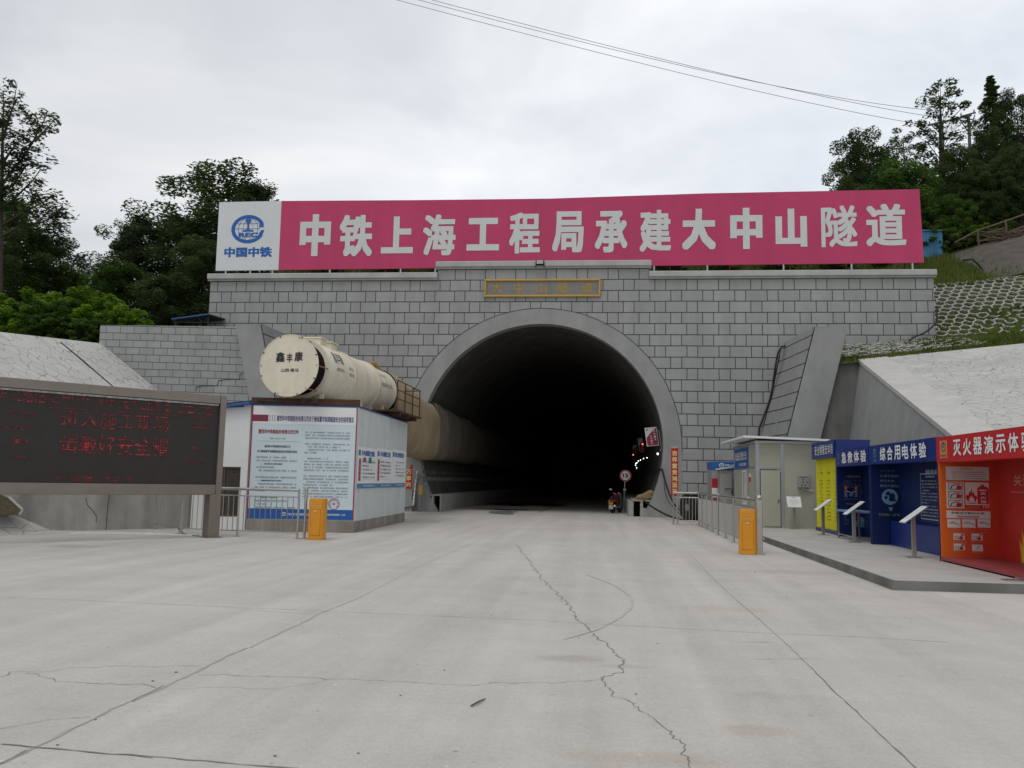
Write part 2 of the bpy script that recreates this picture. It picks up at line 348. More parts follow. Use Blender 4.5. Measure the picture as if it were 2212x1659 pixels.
black_ink = mat('black_print', (.03, .03, .035), .6, var=0)
grey_ink = mat('grey_print', (.10, .12, .15), .6, var=0)
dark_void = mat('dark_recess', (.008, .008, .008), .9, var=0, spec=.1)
red_p = mat('red_print', (.45, .012, .020), .5, var=.05, scale=3)
red_d = mat('red_dark_print', (.30, .02, .05), .55, var=.05)
gold = mat('gold_paint', (.46, .29, .045), .5, metal=.1, var=.12, scale=5)
gold_lt = mat('gold_letter', (.72, .56, .22), .55, var=.06)
navy = mat('navy_blue_panel', (.006, .024, .165), .36, var=.10, scale=2.0)
navy_d = mat('navy_blue_print', (.003, .014, .085), .4, var=.15, scale=1.2)
blue_p = mat('blue_print', (.012, .10, .36), .5, var=.06)
blue_lt = mat('blue_light_print', (.07, .22, .40), .5, var=.06)
yellow_p = mat('yellow_panel', (.62, .58, .012), .5, var=.06, scale=2)
orange_box = mat('orange_yellow_enamel', (.66, .27, .014), .35, var=.06, scale=3, streak=.05)
putty = mat('putty_panel', (.41, .405, .335), .6, var=.05, scale=2, streak=.06)
grey_met = mat('grey_cabinet', (.30, .31, .30), .5, var=.06)
alu = mat('aluminium_trim', (.42, .44, .45), .4, metal=.6, var=.05)
glass_d = mat('dark_glass', (.05, .06, .065), .12, var=0, spec=.6)
bark = mat('bark', (.06, .048, .038), .9, var=.3, scale=5)
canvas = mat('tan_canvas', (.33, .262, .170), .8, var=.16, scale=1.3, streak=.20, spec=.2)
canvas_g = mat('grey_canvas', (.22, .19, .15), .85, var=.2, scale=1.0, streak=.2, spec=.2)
dirt = mat('bare_earth', (.10, .09, .078), .95, var=.25, scale=1.2, bump=.5, bscale=6, spec=.1)
grass_base = mat('grass_ground', (.06, .085, .022), .95, var=.4, scale=1.2, bump=.6, bscale=8, spec=.1)
joint_m = mat('joint_dirt', (.215, .203, .185), .95, var=.25, scale=3, spec=.1)
joint_l = mat('joint_shallow', (.345, .33, .305), .95, var=.2, scale=3, spec=.1)
facing = block_mat('portal_blocks', (.305, .308, .303), (.06, .062, .064), 1.54, .34, .555, 11.08, x0=-.70, lw=.045)
slab_rows = block_mat('wing_slab_courses', (.265, .268, .262), (.035, .037, .04), 1.5, 0, .62, .12, lw=.05, only_rows=True)
blocks_s = block_mat('side_wall_blocks', (.30, .305, .302), (.115, .115, .112), .70, 0, .345, 8.68, lw=.034, tilt=.022, x0=-24.4, tone=.16)
stone = stone_mat('rubble_pitching', (.46, .455, .43), (.28, .275, .255), 3.0, .030, (1.0, 1.0, 1.6))
stone_l = stone_mat('rubble_pitching_cracked', (.50, .49, .465), (.30, .29, .27), 2.3, .030, (1, 1, 1))
leaf_dark = leaf_mat('leaves_dark', (.034, .060, .024), (.125, .185, .058))
leaf_mid = leaf_mat('leaves_mid', (.042, .088, .022), (.165, .27, .058))
leaf_bright = leaf_mat('leaves_bright', (.05, .115, .012), (.27, .43, .04), .8)
leaf_grey = leaf_mat('leaves_grey', (.036, .055, .028), (.115, .155, .070))

# ------------------------------------------------------------------ ground
def strip(mb, pts, w, z=.004, seed=0, jit=.0, taper=False):
    """a thin flat ribbon on the ground along points, with ragged edges"""
    rnd = random.Random(seed); out = []
    for a, b in zip(pts, pts[1:]):
        n = max(1, int((V(b)-V(a)).length/(.10 if jit < .02 else .045)))
        for i in range(n): out.append(V(a).lerp(V(b), i/n))
    out.append(V(pts[-1])); vs = []
    m = len(out); off = 0
    for i, p in enumerate(out):
        d = (out[min(i+1, m-1)]-out[max(i-1, 0)]); d.z = 0; d.normalize(); s = V((-d.y, d.x, 0))
        off = off*.62+rnd.uniform(-jit, jit)
        ww = w*rnd.uniform(.25, .85)*.5*.72
        if taper: ww *= min(1, 4*min(i, m-1-i)/m+.25)
        c = p+s*off; vs += [V((c.x, c.y, z))+s*ww, V((c.x, c.y, z))-s*ww]
    mb.add(vs, [(2*i, 2*i+1, 2*i+3, 2*i+2) for i in range(m-1)])
gm = ground_mat()
tag(MB().add([(-400, -200, 0), (400, -200, 0), (400, 600, 0), (-400, 600, 0)], [(0, 1, 2, 3)]).build('ground', gm), kind='structure')
g = lambda *ps: [G(*p) for p in ps]
ga = lambda *ps: [G(a/1.1061, 1142.8+b/1.1061) if False else G(a/1.984, 1142.8+b/1.984) for a, b in ps]
gb = lambda *ps: [G(1059.2+a/1.9189, 1142.8+b/1.9189) for a, b in ps]
jn = 0
def joint(pts, w, mt=None, jit=.0, taper=False):
    global jn; jn += 1
    mb = MB(); strip(mb, pts, w, .0020+.00012*jn, jn, jit, taper)
    tag(mb.build('ground_joint' if jit < .02 else 'ground_crack', mt or joint_m), kind='structure')
joint(ga((2150, 0), (2010, 66), (1760, 180), (1545, 292), (1390, 355)), .022, joint_l)
joint(ga((1545, 292), (1390, 355), (1160, 465), (1060, 510)), .045, joint_l, .012)
joint(ga((1060, 510), (900, 580), (840, 612), (690, 680), (560, 740)), .075, joint_l, .012)
joint(ga((560, 740), (400, 812), (290, 870), (150, 935), (0, 1005)), .06, joint_l, .014)
joint(ga((700, 672), (560, 738)), .03, joint_m, .01)
joint(ga((110, 950), (0, 1010)), .05, joint_m, .01)
joint(ga((1450, 50), (2200, 72))+gb((20, 69), (1030, 105), (1230, 114)), .020, joint_l)
joint(ga((30, 292), (700, 322), (1390, 352), (2212, 388))+gb((520, 398), (1180, 434), (1540, 448), (1900, 470)), .020, joint_l)
joint(ga((1000, 340), (1180, 356), (1390, 366)), .018, joint_l, .004, True)
joint(ga((900, 130), (1560, 155), (2000, 170)), .018, joint_l)
joint(gb((830, 105), (900, 180), (990, 268), (1080, 345), (1210, 460), (1330, 575)), .026, joint_l, .004)
joint(gb((1330, 575), (1420, 665), (1500, 740), (1620, 855), (1760, 990)), .022, joint_m, .006)
joint(gb((110, 65), (155, 120), (185, 170), (215, 205), (270, 262), (330, 320), (360, 375), (410, 410), (440, 455), (515, 500), (520, 525), (555, 560), (545, 590), (470, 618)), .026, joint_m, .030)
joint(gb((470, 618), (470, 630), (520, 690), (640, 760), (720, 825), (790, 885), (815, 945), (855, 990)), .020, joint_m, .030)
joint(gb((470, 618), (300, 635), (100, 638), (0, 640))+ga((2110, 660), (2040, 673), (1760, 655), (1420, 642), (1180, 634), (850, 625)), .013, joint_m, .025)
joint(ga((860, 588), (700, 592), (450, 590), (280, 600), (150, 614), (40, 614), (0, 640)), .014, joint_m, .03)
joint(ga((110, 618), (230, 648), (300, 662), (500, 662), (600, 664), (680, 680)), .014, joint_m, .03)
joint(ga((690, 685), (860, 682), (1030, 680), (1200, 684), (1400, 648)), .010, joint_l, .03)
joint(ga((390, 806), (220, 820), (100, 845), (0, 862)), .012, joint_m, .02)
joint(ga((0, 925), (150, 938), (400, 960), (640, 975), (800, 992), (1290, 1024)), .028, joint_m, .012)
joint(ga((470, 964), (560, 968), (660, 980)), .055, joint_m, .014, True)
joint([G(939, 1105.6), G(1356, 1116)], .10, mat('threshold_gap', (.05, .047, .043), .9, var=.2, spec=.1))
joint([G(1164, 1107), G(1250, 1076)], .14, mat('threshold_gap', (.05,)*3))
tyre = mat('tyre_rubbing', (.445, .428, .402), .9, var=.12, scale=2, spec=.2)
joint(gb((400, 190), (520, 235), (585, 280), (590, 320), (540, 365), (440, 420), (300, 460)), .10, tyre, .0, True)
orange_mark = mat('faded_orange_paint', (.36, .27, .18), .9, var=.15, scale=8, spec=.2)
for q, w in (((( 990, 469), (1180, 470)), .02), (((1057, 540), (1380, 538)), .018)):
    jn += 1; mb = MB(); strip(mb, gb(*q), w, .0020+.00012*jn, jn, .0, True); tag(mb.build('ground_paint_line', orange_mark), kind='structure')
def blob(name, px, rx, ry, mt, z, seed, loc=None):
    rnd = random.Random(seed); c = G(*px); n = 40; ph = [rnd.uniform(0, 6.28) for _ in range(5)]
    pts = []
    for i in range(n):
        a = 2*math.pi*i/n; k = 1+sum(.16/(j+1)**.5*math.sin((j+2)*a+ph[j]) for j in range(5))+rnd.uniform(-.05, .05)
        pts.append(V((c.x+rx*k*math.cos(a), c.y+ry*k*math.sin(a), z)))
    tag(MB().add(pts, [list(range(n))]).build(name, mt), kind='structure')
wet = mat('wet_concrete', (.035, .034, .032), .35, var=.3, scale=2)
blob('wet_patch', (1128, 1088), 2.5, 6.5, wet, .006, 3)
blob('wet_patch', (1100, 1101), 1.5, 1.1, mat('wet_concrete', (0,)*3), .012, 8)
blob('wet_patch', (1086, 1107), .75, 2.2, mat('damp_concrete', (.17, .16, .15), .6, var=.2, scale=3), .009, 5)

# pebbles and the stick on the yard
rnd = random.Random(11)
for px, py, s in ((1480, 1150), (770, 1180), (1631, 1236), (1030, 1260), (700, 1240), (894, 1455), (865, 1503), (960, 1545), (595, 1632), (1110, 1325), (1706, 1290), (1244, 1400)) and [(1631, 1236, .03), (380, 1453, .03), (330, 1472, .025), (865, 1503, .022), (960, 1448, .02), (594, 1634, .025), (1061, 1330, .02), (1374, 1500, .022), (1420, 1391, .02), (206, 1555, .022), (1250, 1378, .018), (774, 1628, .02), (124, 1610, .02), (1700, 1289, .02)]:
    s *= .42; c = G(px, py); mb = MB(); bm = bmesh.new(); bmesh.ops.create_icosphere(bm, subdivisions=1, radius=1)
    mb.add([V((q.co.x*s*rnd.uniform(.8, 1.3), q.co.y*s*rnd.uniform(.8, 1.3), q.co.z*s*.6+s*.45)) for q in bm.verts], [[q.index for q in f.verts] for f in bm.faces]); bm.free()
    o = mb.build('pebble', joint_m, loc=(0, 0, 0)); o.location = c
    tag(o, 'tiny dark pebble lying loose on the pale concrete yard', 'pebble', 'pebbles scattered on the yard')
st = [G(1018, 1528), G(1033, 1521), G(1048, 1513)]
o = MB().tube([st[0]+V((0, 0, .012)), st[1]+V((0, 0, .016)), st[2]+V((0, 0, .012))], [.007, .008, .005], 6).build('stick', mat('stick_wood', (.09, .08, .07), .9, var=.3, scale=20), loc=st[0])
tag(o, 'short broken grey stick lying alone on the concrete yard', 'stick')

# raised pavement in front of the demonstration booths
pts = [(4.65, 26.2), (4.69, 14.75), (14, 14.95), (14, 37.9), (4.62, 37.9)]
pav = MB().prism(pts, 0.0, .15, Matrix()).build('pavement', mat('pavement_concrete', (.415, .40, .375), .85, var=.14, scale=1.3, bump=.15, bscale=30, spec=.25), bevel=.012); tag(pav, kind='structure')
kp = [(4.60, 38), (4.60, 26.2), (4.64, 14.70), (14, 14.90)]
mb = MB()
for a, b in zip(kp[1:], kp[2:]):
    d = (V(b)-V(a)).to_3d(); n = V((-d.y, d.x, 0)).normalized()*.045
    mb.hexa([V((*a, 0))-n*0, V((*b, 0)), V((*b, .153)), V((*a, .153))], [V((*a, 0))+n, V((*b, 0))+n, V((*b, .153))+n, V((*a, .153))+n])
tag(mb.build('kerb', concrete_dk), kind='structure')

# ------------------------------------------------------------------ tunnel portal
CX, CZ, RO, RI = -3.2, 3.30, 6.88, 6.0
def arc(cx, cz, r, a0, a1, n=56): return [(cx+r*math.cos(a0+(a1-a0)*i/n), cz+r*math.sin(a0+(a1-a0)*i/n)) for i in range(n+1)]
outer = [(CX+RO, 0)]+arc(CX, CZ, RO, -.02, math.pi+.02)+[(CX-RO, 0)]
aI = math.asin(-3.40/RI); inner = arc(CX, 3.40, RI, aI, math.pi-aI)
portal = thing('tunnel_portal', (CX, 42, 0), 'grey block tunnel portal with round dark mouth and stepped coping', 'tunnel portal')
poly = [(-20.6, 0), (-20.6, 11.64), (-8.52, 11.64), (-8.52, 12.2), (2.08, 12.2), (2.08, 11.64), (15.53, 11.64), (15.53, 0)]+outer
wall = MB().prism(poly, -1.2, 0, front(42)).build('wall', facing, portal)
F = front(42)
def coping(x0, x1, z, name='coping'):
    pr = [(0, z), (-.10, z), (-.10, z+.06), (-.20, z+.10), (-.20, z+.34), (-.17, z+.38), (1.25, z+.38), (1.25, z)]
    Mx = frame((x0, 42, 0), (0, 1, 0), (0, 0, 1))
    return MB().prism(pr, 0, x1-x0, Mx).build(name, concrete_lt, portal, bevel=.02)
coping(-20.72, -8.53, 11.642); coping(2.09, 15.63, 11.642); coping(-8.62, 2.20, 12.202)
n = len(inner); mb = MB()
ringp = outer+inner[::-1]
mb.prism(ringp, -.7, .012, F)
arch = mb.build('arch_ring', concrete, portal)
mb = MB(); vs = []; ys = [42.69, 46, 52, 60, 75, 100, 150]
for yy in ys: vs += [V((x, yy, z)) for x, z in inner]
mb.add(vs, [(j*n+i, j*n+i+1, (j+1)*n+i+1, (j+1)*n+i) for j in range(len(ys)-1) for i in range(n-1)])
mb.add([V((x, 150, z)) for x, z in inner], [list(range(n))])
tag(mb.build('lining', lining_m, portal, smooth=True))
# thin painted joint round the arch
MB().ring(CX, CZ, RO-.012, RO+.022, .016, F, -.02, math.pi+.02, 60).build('arch_joint', mat('joint_line', (.05, .05, .052), .9, var=0), portal)

# cable trenches at both sides of the tunnel floor
def ledge(x0, x1, zt, holes, name, label):
    t = thing(name, ((x0+x1)/2, 42, 0), label, 'trench')
    mb = MB(); xs = sorted([x0, x1]+[h[0] for h in holes]+[h[1] for h in holes])
    for a, b in zip(xs, xs[1:]):
        h = [q for q in holes if q[0] <= a and b <= q[1]]
        if h:
            if h[0][2] > .02: mb.box(a, b, 41.98, 42.5, 0, h[0][2])
        else: mb.box(a, b, 41.98, 42.5, 0, zt)
    mb.box(x0, x1, 42.5, 110, 0, zt)
    mb.build('channel_wall', mat('trench_concrete', (.33, .325, .305), .9, var=.16, scale=2, streak=.15, spec=.2), t)
    MB().box(min(h[0] for h in holes)-.06, max(h[1] for h in holes)+.06, 41.95, 110, zt+.001, zt+.07).build('cover_slab', mat('trench_slab', (.32, .315, .295), .9, var=.15, scale=2, spec=.2), t)
    for h in holes: MB().box(h[0]+.002, h[1]-.002, 42.46, 42.49, h[2]+.002, zt-.004).build('opening', dark_void, t)
    return t
ledge(-9.05, -8.02, .78, [(-8.84, -8.50, .48), (-8.40, -8.08, .0)], 'cable_trench', 'concrete cable trench with two square openings on the left tunnel floor')
ledge(1.14, 2.62, .74, [(1.38, 1.70, .0), (1.83, 2.14, .42)], 'cable_trench', 'concrete cable trench with two dark openings on the right tunnel floor')

# name plaque
t = thing('name_plaque', (-3.2, 41.9, 11.2), 'long stone name plaque with gold frame and gold characters above arch', 'plaque')
x0, x1, za, zb = -6.12, -.29, 10.75, 11.66
fr = MB(); w = .10
for (a, b, c, d) in ((x0, x1, zb-w, zb), (x0, x1, za, za+w)): fr.prism([(a, c), (b, c), (b, d), (a, d)], .002, .12, F)
for (a, b, c, d) in ((x0, x0+w, za+w, zb-w), (x1-w, x1, za+w, zb-w)): fr.prism([(a, c), (b, c), (b, d), (a, d)], .002, .12, F)
fr.build('frame', gold, t, bevel=.025)
MB().prism([(x0+w, za+w), (x1-w, za+w), (x1-w, zb-w), (x0+w, zb-w)], .002, .05, F).build('plate', mat('plaque_stone', (.205, .20, .19), .8, var=.12, scale=3, streak=.1), t)
mb = MB()
for c, u in zip('大中山隧道', (-5.48, -4.37, -3.23, -2.16, -.96)): mb.text(c, F, u-.27, u+.27, 10.94, 11.49, .056, .012)
mb.build('lettering', mat('gold_carved', (.36, .24, .05), .6, var=.2, scale=9), t)
# floodlight
t = thing('floodlight', PY(1166, 573, 41.75), 'small black floodlight mounted on the coping above the plaque', 'lamp')
c = PY(1166.5, 567, 41.75); FL = frame(c, (1, 0, 0), (0, .25, 1))
MB().prism([(-.2, -.13), (.2, -.13), (.2, .13), (-.2, .13)], -.09, .06, FL).build('housing', black, t, bevel=.015)
MB().prism([(-.16, -.10), (.16, -.10), (.16, .10), (-.16, .10)], .061, .066, FL).build('lens', mat('lamp_glass', (.33, .34, .32), .2, var=.1), t)
MB().box(c.x-.22, c.x-.20, 41.7, 41.9, c.z-.24, c.z+.02).box(c.x+.2, c.x+.22, 41.7, 41.9, c.z-.24, c.z+.02).build('bracket', black, t)

# ------------------------------------------------------------------ wing slabs, side walls, slopes
# right leaning wing wall
def quad_slab(name, fl, bk, mface, label, cat, mfront):
    """fl/bk: (left-bottom, right-bottom, right-top, left-top) at the front and back plane"""
    t = thing(name, (fl[0][0], fl[0][1], 0), label, cat)
    MB().hexa(fl, bk).build('slab', mfront, t)
    return t
t = quad_slab('wing_wall', [V((6.85, 38, 0)), V((8.25, 38, 0)), V((10.44, 38, 8.56)), V((9.07, 38, 8.55))], [V((6.30, 42, 0)), V((8.25, 42, 0)), V((10.1, 42, 8.52)), V((8.62, 42, 8.5))], None,
    'leaning concrete wing wall with dark course lines right of the arch', 'wing wall', concrete)
a0, a1, b0, b1_ = V((6.85, 38, 0)), V((9.07, 38, 8.55)), V((6.30, 42, 0)), V((8.62, 42, 8.5))
off = V((-.05, -.004, .012))
MB().add([a0.lerp(a1, .0)+off, a1+off, b1_+off, b0+off], [(0, 1, 2, 3)]).build('course_face', slab_rows, t)
t = quad_slab('wing_wall', [V((-15.28-1.38, 38, 0)) if False else V((-15.1, 38, 0)), V((-13.9, 38, 0)), V((-16.09, 38, 8.66)), V((-17.31, 38, 8.65))], [V((-15.1, 42, 0)), V((-13.6, 42, 0)), V((-15.85, 42, 8.6)), V((-17.2, 42, 8.6))], None,
    'leaning concrete wing wall behind the fan casing left of arch', 'wing wall', concrete)
a0, a1, b0, b1_ = V((-13.9, 38, 0)), V((-16.09, 38, 8.66)), V((-13.6, 42, 0)), V((-15.85, 42, 8.6))
off = V((.05, -.004, .012))
MB().add([a0+off, a1+off, b1_+off, b0+off], [(0, 1, 2, 3)]).build('course_face', slab_rows, t)
# left block side wall
o = MB().hexa([V((-24.4, 38.6, 3)), V((-14.2, 38.6, 0)), V((-16.5, 38.6, 8.62)), V((-24.4, 38.6, 8.70))], [V((-24.4, 39.3, 3)), V((-14.2, 39.3, 0)), V((-16.5, 39.3, 8.62)), V((-24.4, 39.3, 8.70))]).build('side_wall', blocks_s, loc=(-20, 38.6, 0))
tag(o, 'small block retaining wall with a stepped crack above left slope', 'wall')
# stepped settlement crack in it
ck = [z1(*q) for q in ((1635, 432), (1622, 440), (1622, 470), (1527, 472), (1478, 480), (1470, 514), (1378, 514), (1330, 522), (1322, 548))]
mb = MB(); cp = [PY(*q, 38.588) for q in ck]
for a, b in zip(cp, cp[1:]): mb.tube([a, b], .013, 4)
mb.build('crack', mat('crack_dark', (.03, .03, .03), .9, var=0), o)
# left stone slope (pitched) above the retaining wall
A, B, Cc = V((-24.3, 38.59, 7.80)), V((-21.44, 38.59, 5.70)), V((-14.43, 21.96, 0))
nrm = (B-A).cross(Cc-A).normalized()
def onp(px, py): d = ray(px, py); return CAM+d*((A-CAM).dot(nrm)/d.dot(nrm))
def slope_pt(x, y): return V((x, y, A.z-(nrm.x*(x-A.x)+nrm.y*(y-A.y))/nrm.z))
TM = onp(0, 717); TL = TM+(TM-A).normalized()*9
top = [TL, TM, A]
vs = top+[B+(B-A)*2.6, Cc, G(0, 1157)+V((0, 0, .01)), V((-15.6, 14, .01))]
o = MB().add(vs+[q-V((0, 0, .35)) for q in vs], [list(range(len(vs))), list(range(len(vs), 2*len(vs)))[::-1]]+[(i, (i+1) % len(vs), len(vs)+(i+1) % len(vs), len(vs)+i) for i in range(len(vs))]).build('stone_slope', stone_l, loc=(-20, 30, 0))
tag(o, 'whitish cracked stone pitched slope behind the display screen', 'slope')
a, b = onp(*z1(410, 222)), onp(*z1(735, 498))
MB().tube([a+V((0, 0, .01)), a.lerp(b, .5)+V((.03, 0, .01)), b+V((0, 0, .01)), b+(b-a)*.5], .03, 5).build('joint', mat('crack_dark', (.03, .03, .03)), o)
# stained concrete retaining wall under it
o = MB().hexa([V((-16.2, 20.6, 0)), V((-14.6, 22.4, 0)), V((-14.6, 22.4, 2.5)), V((-16.2, 20.6, 3.08))], [V((-16.5, 21.0, 0)), V((-14.8, 22.8, 0)), V((-14.8, 22.8, 3.08)), V((-16.5, 21.0, 3.08))])
o.hexa([V((-14.6, 22.4, 0)), V((-12.5, 25.2, 0)), V((-12.5, 25.2, 2.5)), V((-14.6, 22.4, 2.5))], [V((-14.8, 22.8, 0)), V((-12.8, 25.6, 0)), V((-12.8, 25.6, 3.08)), V((-14.8, 22.8, 3.08))])
o.hexa([V((-12.5, 25.2, 0)), V((-12.3, 31, 0)), V((-12.3, 31, 3.08)), V((-12.5, 25.2, 2.5))], [V((-12.8, 25.6, 0)), V((-12.7, 31, 0)), V((-12.7, 31, 3.08)), V((-12.8, 25.6, 3.08))])
o = o.build('retaining_wall', mat('stained_concrete', (.42, .405, .37), .9, var=.22, scale=1.2, streak=.35, bump=.25, bscale=18, spec=.2), loc=(-14, 23, 0))
tag(o, 'stained and cracked concrete retaining wall beneath the display screen', 'wall')
def wallcrack(pts):
    mb = MB(); A_, B_ = V((-14.6, 22.4, 0)), V((-12.5, 25.2, 0)); nn = (B_-A_).cross(V((0, 0, 1))).normalized()
    cp = []
    for q in pts:
        d = ray(*z1(*q)); cp.append(CAM+d*((A_-CAM).dot(nn)/d.dot(nn))+nn*.006)
    for a, b in zip(cp, cp[1:]): mb.tube([a, b], .006, 4)
    return mb
wallcrack([(580, 1270), (590, 1320), (625, 1355), (655, 1400), (650, 1440)]).build('crack', mat('crack_dark', (.03,)*3), o)
wallcrack([(740, 1250), (728, 1330), (722, 1420), (715, 1500)]).build('crack', mat('crack_dark', (.03,)*3), o)
# bed of soil let into the foot of the slope
P1 = [onp(*z1(*q))+nrm*.03*(1 if nrm.z > 0 else -1) for q in ((-90, 1180), (12, 1240), (145, 1362), (125, 1395), (-90, 1402))]
o = MB().add(P1, [(0, 1, 2, 3, 4)]).build('planting_bed', mat('bed_soil', (.10, .085, .05), .95, var=.45, scale=7, bump=.8, bscale=20, spec=.1), loc=P1[2])
tag(o, 'small bed of brown soil with a concrete edge at far left', 'planting bed')
MB().tube([P1[0], P1[1], P1[2]], .05, 4).tube([P1[2], P1[3]], .035, 4).build('edging', concrete_lt, o)

# right side: recess wall, wing wall with sloping top, stone slope, berm
o = MB().hexa([V((8.0, 38.3, 0)), V((10.0, 38.3, 0)), V((11.2, 38.3, 7.06)), V((9.9, 38.3, 7.06))], [V((8.0, 39, 0)), V((10.4, 39, 0)), V((11.4, 39, 7.06)), V((10.1, 39, 7.06))]).build('recess_wall', concrete_dk, loc=(9, 38.3, 0))
tag(o, 'narrow dark concrete infill wall between the two right wing walls', 'wall')
W0, W1, W2 = V((10.98, 38.3, 7.13)), V((10.0, 26.03, 3.19)), V((9.2, 16.2, .1))
t = thing('wing_wall', (9.7, 30, 0), 'grey concrete wing wall with sloping top behind the blue booths', 'wing wall')
MB().add([V((9.95, 38.3, 0)), V((9.2, 16.2, 0)), W2, W1, W0, V((11.6, 38.3, 0)), V((10.2, 16.2, 0)), V((10.0, 16.2, .1)), W1+V((.45, 0, .0)), W0+V((.45, 0, 0))],
    [(0, 1, 2, 3, 4), (5, 9, 8, 7, 6), (4, 3, 8, 9), (3, 2, 7, 8), (0, 4, 9, 5), (1, 6, 7, 2)]).build('wall', concrete, t)
T3 = V((17.62, 38, 7.81))
n2 = (W1-W0).cross(T3-W0).normalized()
def rs(x, y): return V((x, y, W0.z-(n2.x*(x-W0.x)+n2.y*(y-W0.y))/n2.z))
cw = 1.15
cap = [W2+V((-.06, 0, .03)), W1+V((-.06, 0, .03)), W0+V((-.06, 0, .03)), rs(W0.x+cw, 38.3)+V((0, 0, .03)), rs(W1.x+cw, 26.03)+V((0, 0, .03)), rs(W2.x+cw, 16.2)+V((0, 0, .03))]
mb = MB().add(cap+[q-V((0, 0, .16)) for q in cap], [(0, 1, 4, 5), (1, 2, 3, 4), (6, 11, 10, 7), (7, 10, 9, 8)]+[(i, (i+1) % 6, 6+(i+1) % 6, 6+i) for i in range(6)])
mb.build('coping', mat('coping_pale', (.47, .46, .435), .9, var=.12, scale=1.6, streak=.0, spec=.2), t)
cr_ = [PX(*q, 10.3) for q in ((1963, 842), (2000, 880), (2030, 915), (2056, 938))]
st_v = [rs(W0.x+cw-.05, 38.3), rs(W1.x+cw-.05, 26.03), rs(W2.x+cw-.05, 16.2), rs(45, 16.2), rs(45, 38.1), rs(20, 38.05), rs(15, 38.2)]
o = MB().add(st_v+[q-V((0, 0, .4)) for q in st_v], [list(range(7)), list(range(7, 14))[::-1]]+[(i, (i+1) % 7, 7+(i+1) % 7, 7+i) for i in range(7)]).build('stone_slope', stone, loc=(14, 30, 0))
tag(o, 'pale stone pitched slope rising to the right behind the red booth', 'slope')

# ------------------------------------------------------------------ berm, hills
def sm(a, b, x):
    q = max(0, min(1, (x-a)/(b-a))); return q*q*(3-2*q)
def lerp_tab(tab, x):
    if x <= tab[0][0]: return tab[0][1]
    for (a, p), (b, q) in zip(tab, tab[1:]):
        if x <= b: return p+(q-p)*(x-a)/(b-a)
    return tab[-1][1]
def berm_z(x, y):
    zl = rs(x, 38.1).z-.03; zh = 8.30+.075*(x-11)
    return zl+(zh-zl)*min(1, (y-38.1)/3.9)
def right_z(x, y):
    xx = min(x, 60)
    tab = [(42, 8.3+.075*(xx-11)), (47, 12.35+.09*(xx-17.5)), (51, 13.9+.16*(xx-18)), (55, 15.7+.26*(xx-20)), (58, 16.6+.28*(xx-20)), (85, 26.5+.50*(xx-22)), (100, 28+.5*(xx-22)), (150, 22+.3*(xx-22))]
    return lerp_tab(tab, y)
def left_z(x, y):
    q = -x
    tab = [(42, 8.0), (50, 9.6), (60, 11.5+.05*max(0, q-30)), (80, 15+.14*max(0, q-36)), (110, 18+.2*max(0, q-45)), (150, 16)]
    return lerp_tab(tab, y)
def mid_z(x, y): return lerp_tab([(42, 11.45), (43.4, 11.5), (46, 13.1), (50, 14.7), (60, 17.6), (85, 22.5), (150, 16)], y)
from mathutils import noise as MN
def hill_z(x, y):
    l = sm(-18.5, -22, x); r = sm(13.6, 15.45, x)
    z = mid_z(x, y)*(1-l)*(1-r)+left_z(x, y)*l+right_z(x, y)*r
    return z+MN.noise(V((x*.35, y*.35, 0)))*.28*sm(43, 47, y)
xs = [-120, -90, -70, -60, -52]+[-46+i*1.0 for i in range(0, 105)]+[60, 66, 74, 84, 100, 130]
ys = [43.15, 43.6, 44.4, 45.2, 46, 47, 48, 49, 50, 51.5, 53, 54.5, 56, 58, 61, 65, 70, 75, 80, 85, 92, 100, 115, 135, 150]
vs = [V((x, y, hill_z(x, y))) for y in ys for x in xs]; nx = len(xs)
fs = [(j*nx+i, j*nx+i+1, (j+1)*nx+i+1, (j+1)*nx+i) for j in range(len(ys)-1) for i in range(nx-1)]
def hill_mat():
    M = mat('hill_ground', (.05, .06, .022), .95, var=.45, scale=.9, bump=.6, bscale=6, spec=.1)
    return M
tag(MB().add(vs, fs).build('hill', hill_mat(), smooth=True), kind='structure')
# strip of terrain behind the left side wall
lx = [-70, -50, -40, -34, -30, -27, -24.6, -22, -20.65]
vs = [V((x, 38.7, 7.75)) for x in lx]+[V((x, 43.2, hill_z(x, 43.2))) for x in lx]
tag(MB().add(vs, [(i, i+1, len(lx)+i+1, len(lx)+i) for i in range(len(lx)-1)]).build('hill_terrace', grass_base), kind='structure')
bx = [9.9+i*.8 for i in range(46)]; by = [38.05, 38.6, 39.4, 40.2, 41, 42.0, 42.6, 43.2]
vs = []
for y in by:
    for x in bx:
        z = berm_z(x, y) if y <= 42 or x < 15.6 else right_z(x, y)
        vs.append(V((x, y, z+MN.noise(V((x, y, 3)))*.05*sm(38.1, 38.6, y))))
nb = len(bx)
keep = lambda i, j: not (by[j] >= 42.0 and bx[i+1] <= 15.5)
tag(MB().add(vs, [(j*nb+i, j*nb+i+1, (j+1)*nb+i+1, (j+1)*nb+i) for j in range(len(by)-1) for i in range(nb-1) if keep(i, j)]).build('berm', grass_base, smooth=True), kind='structure')

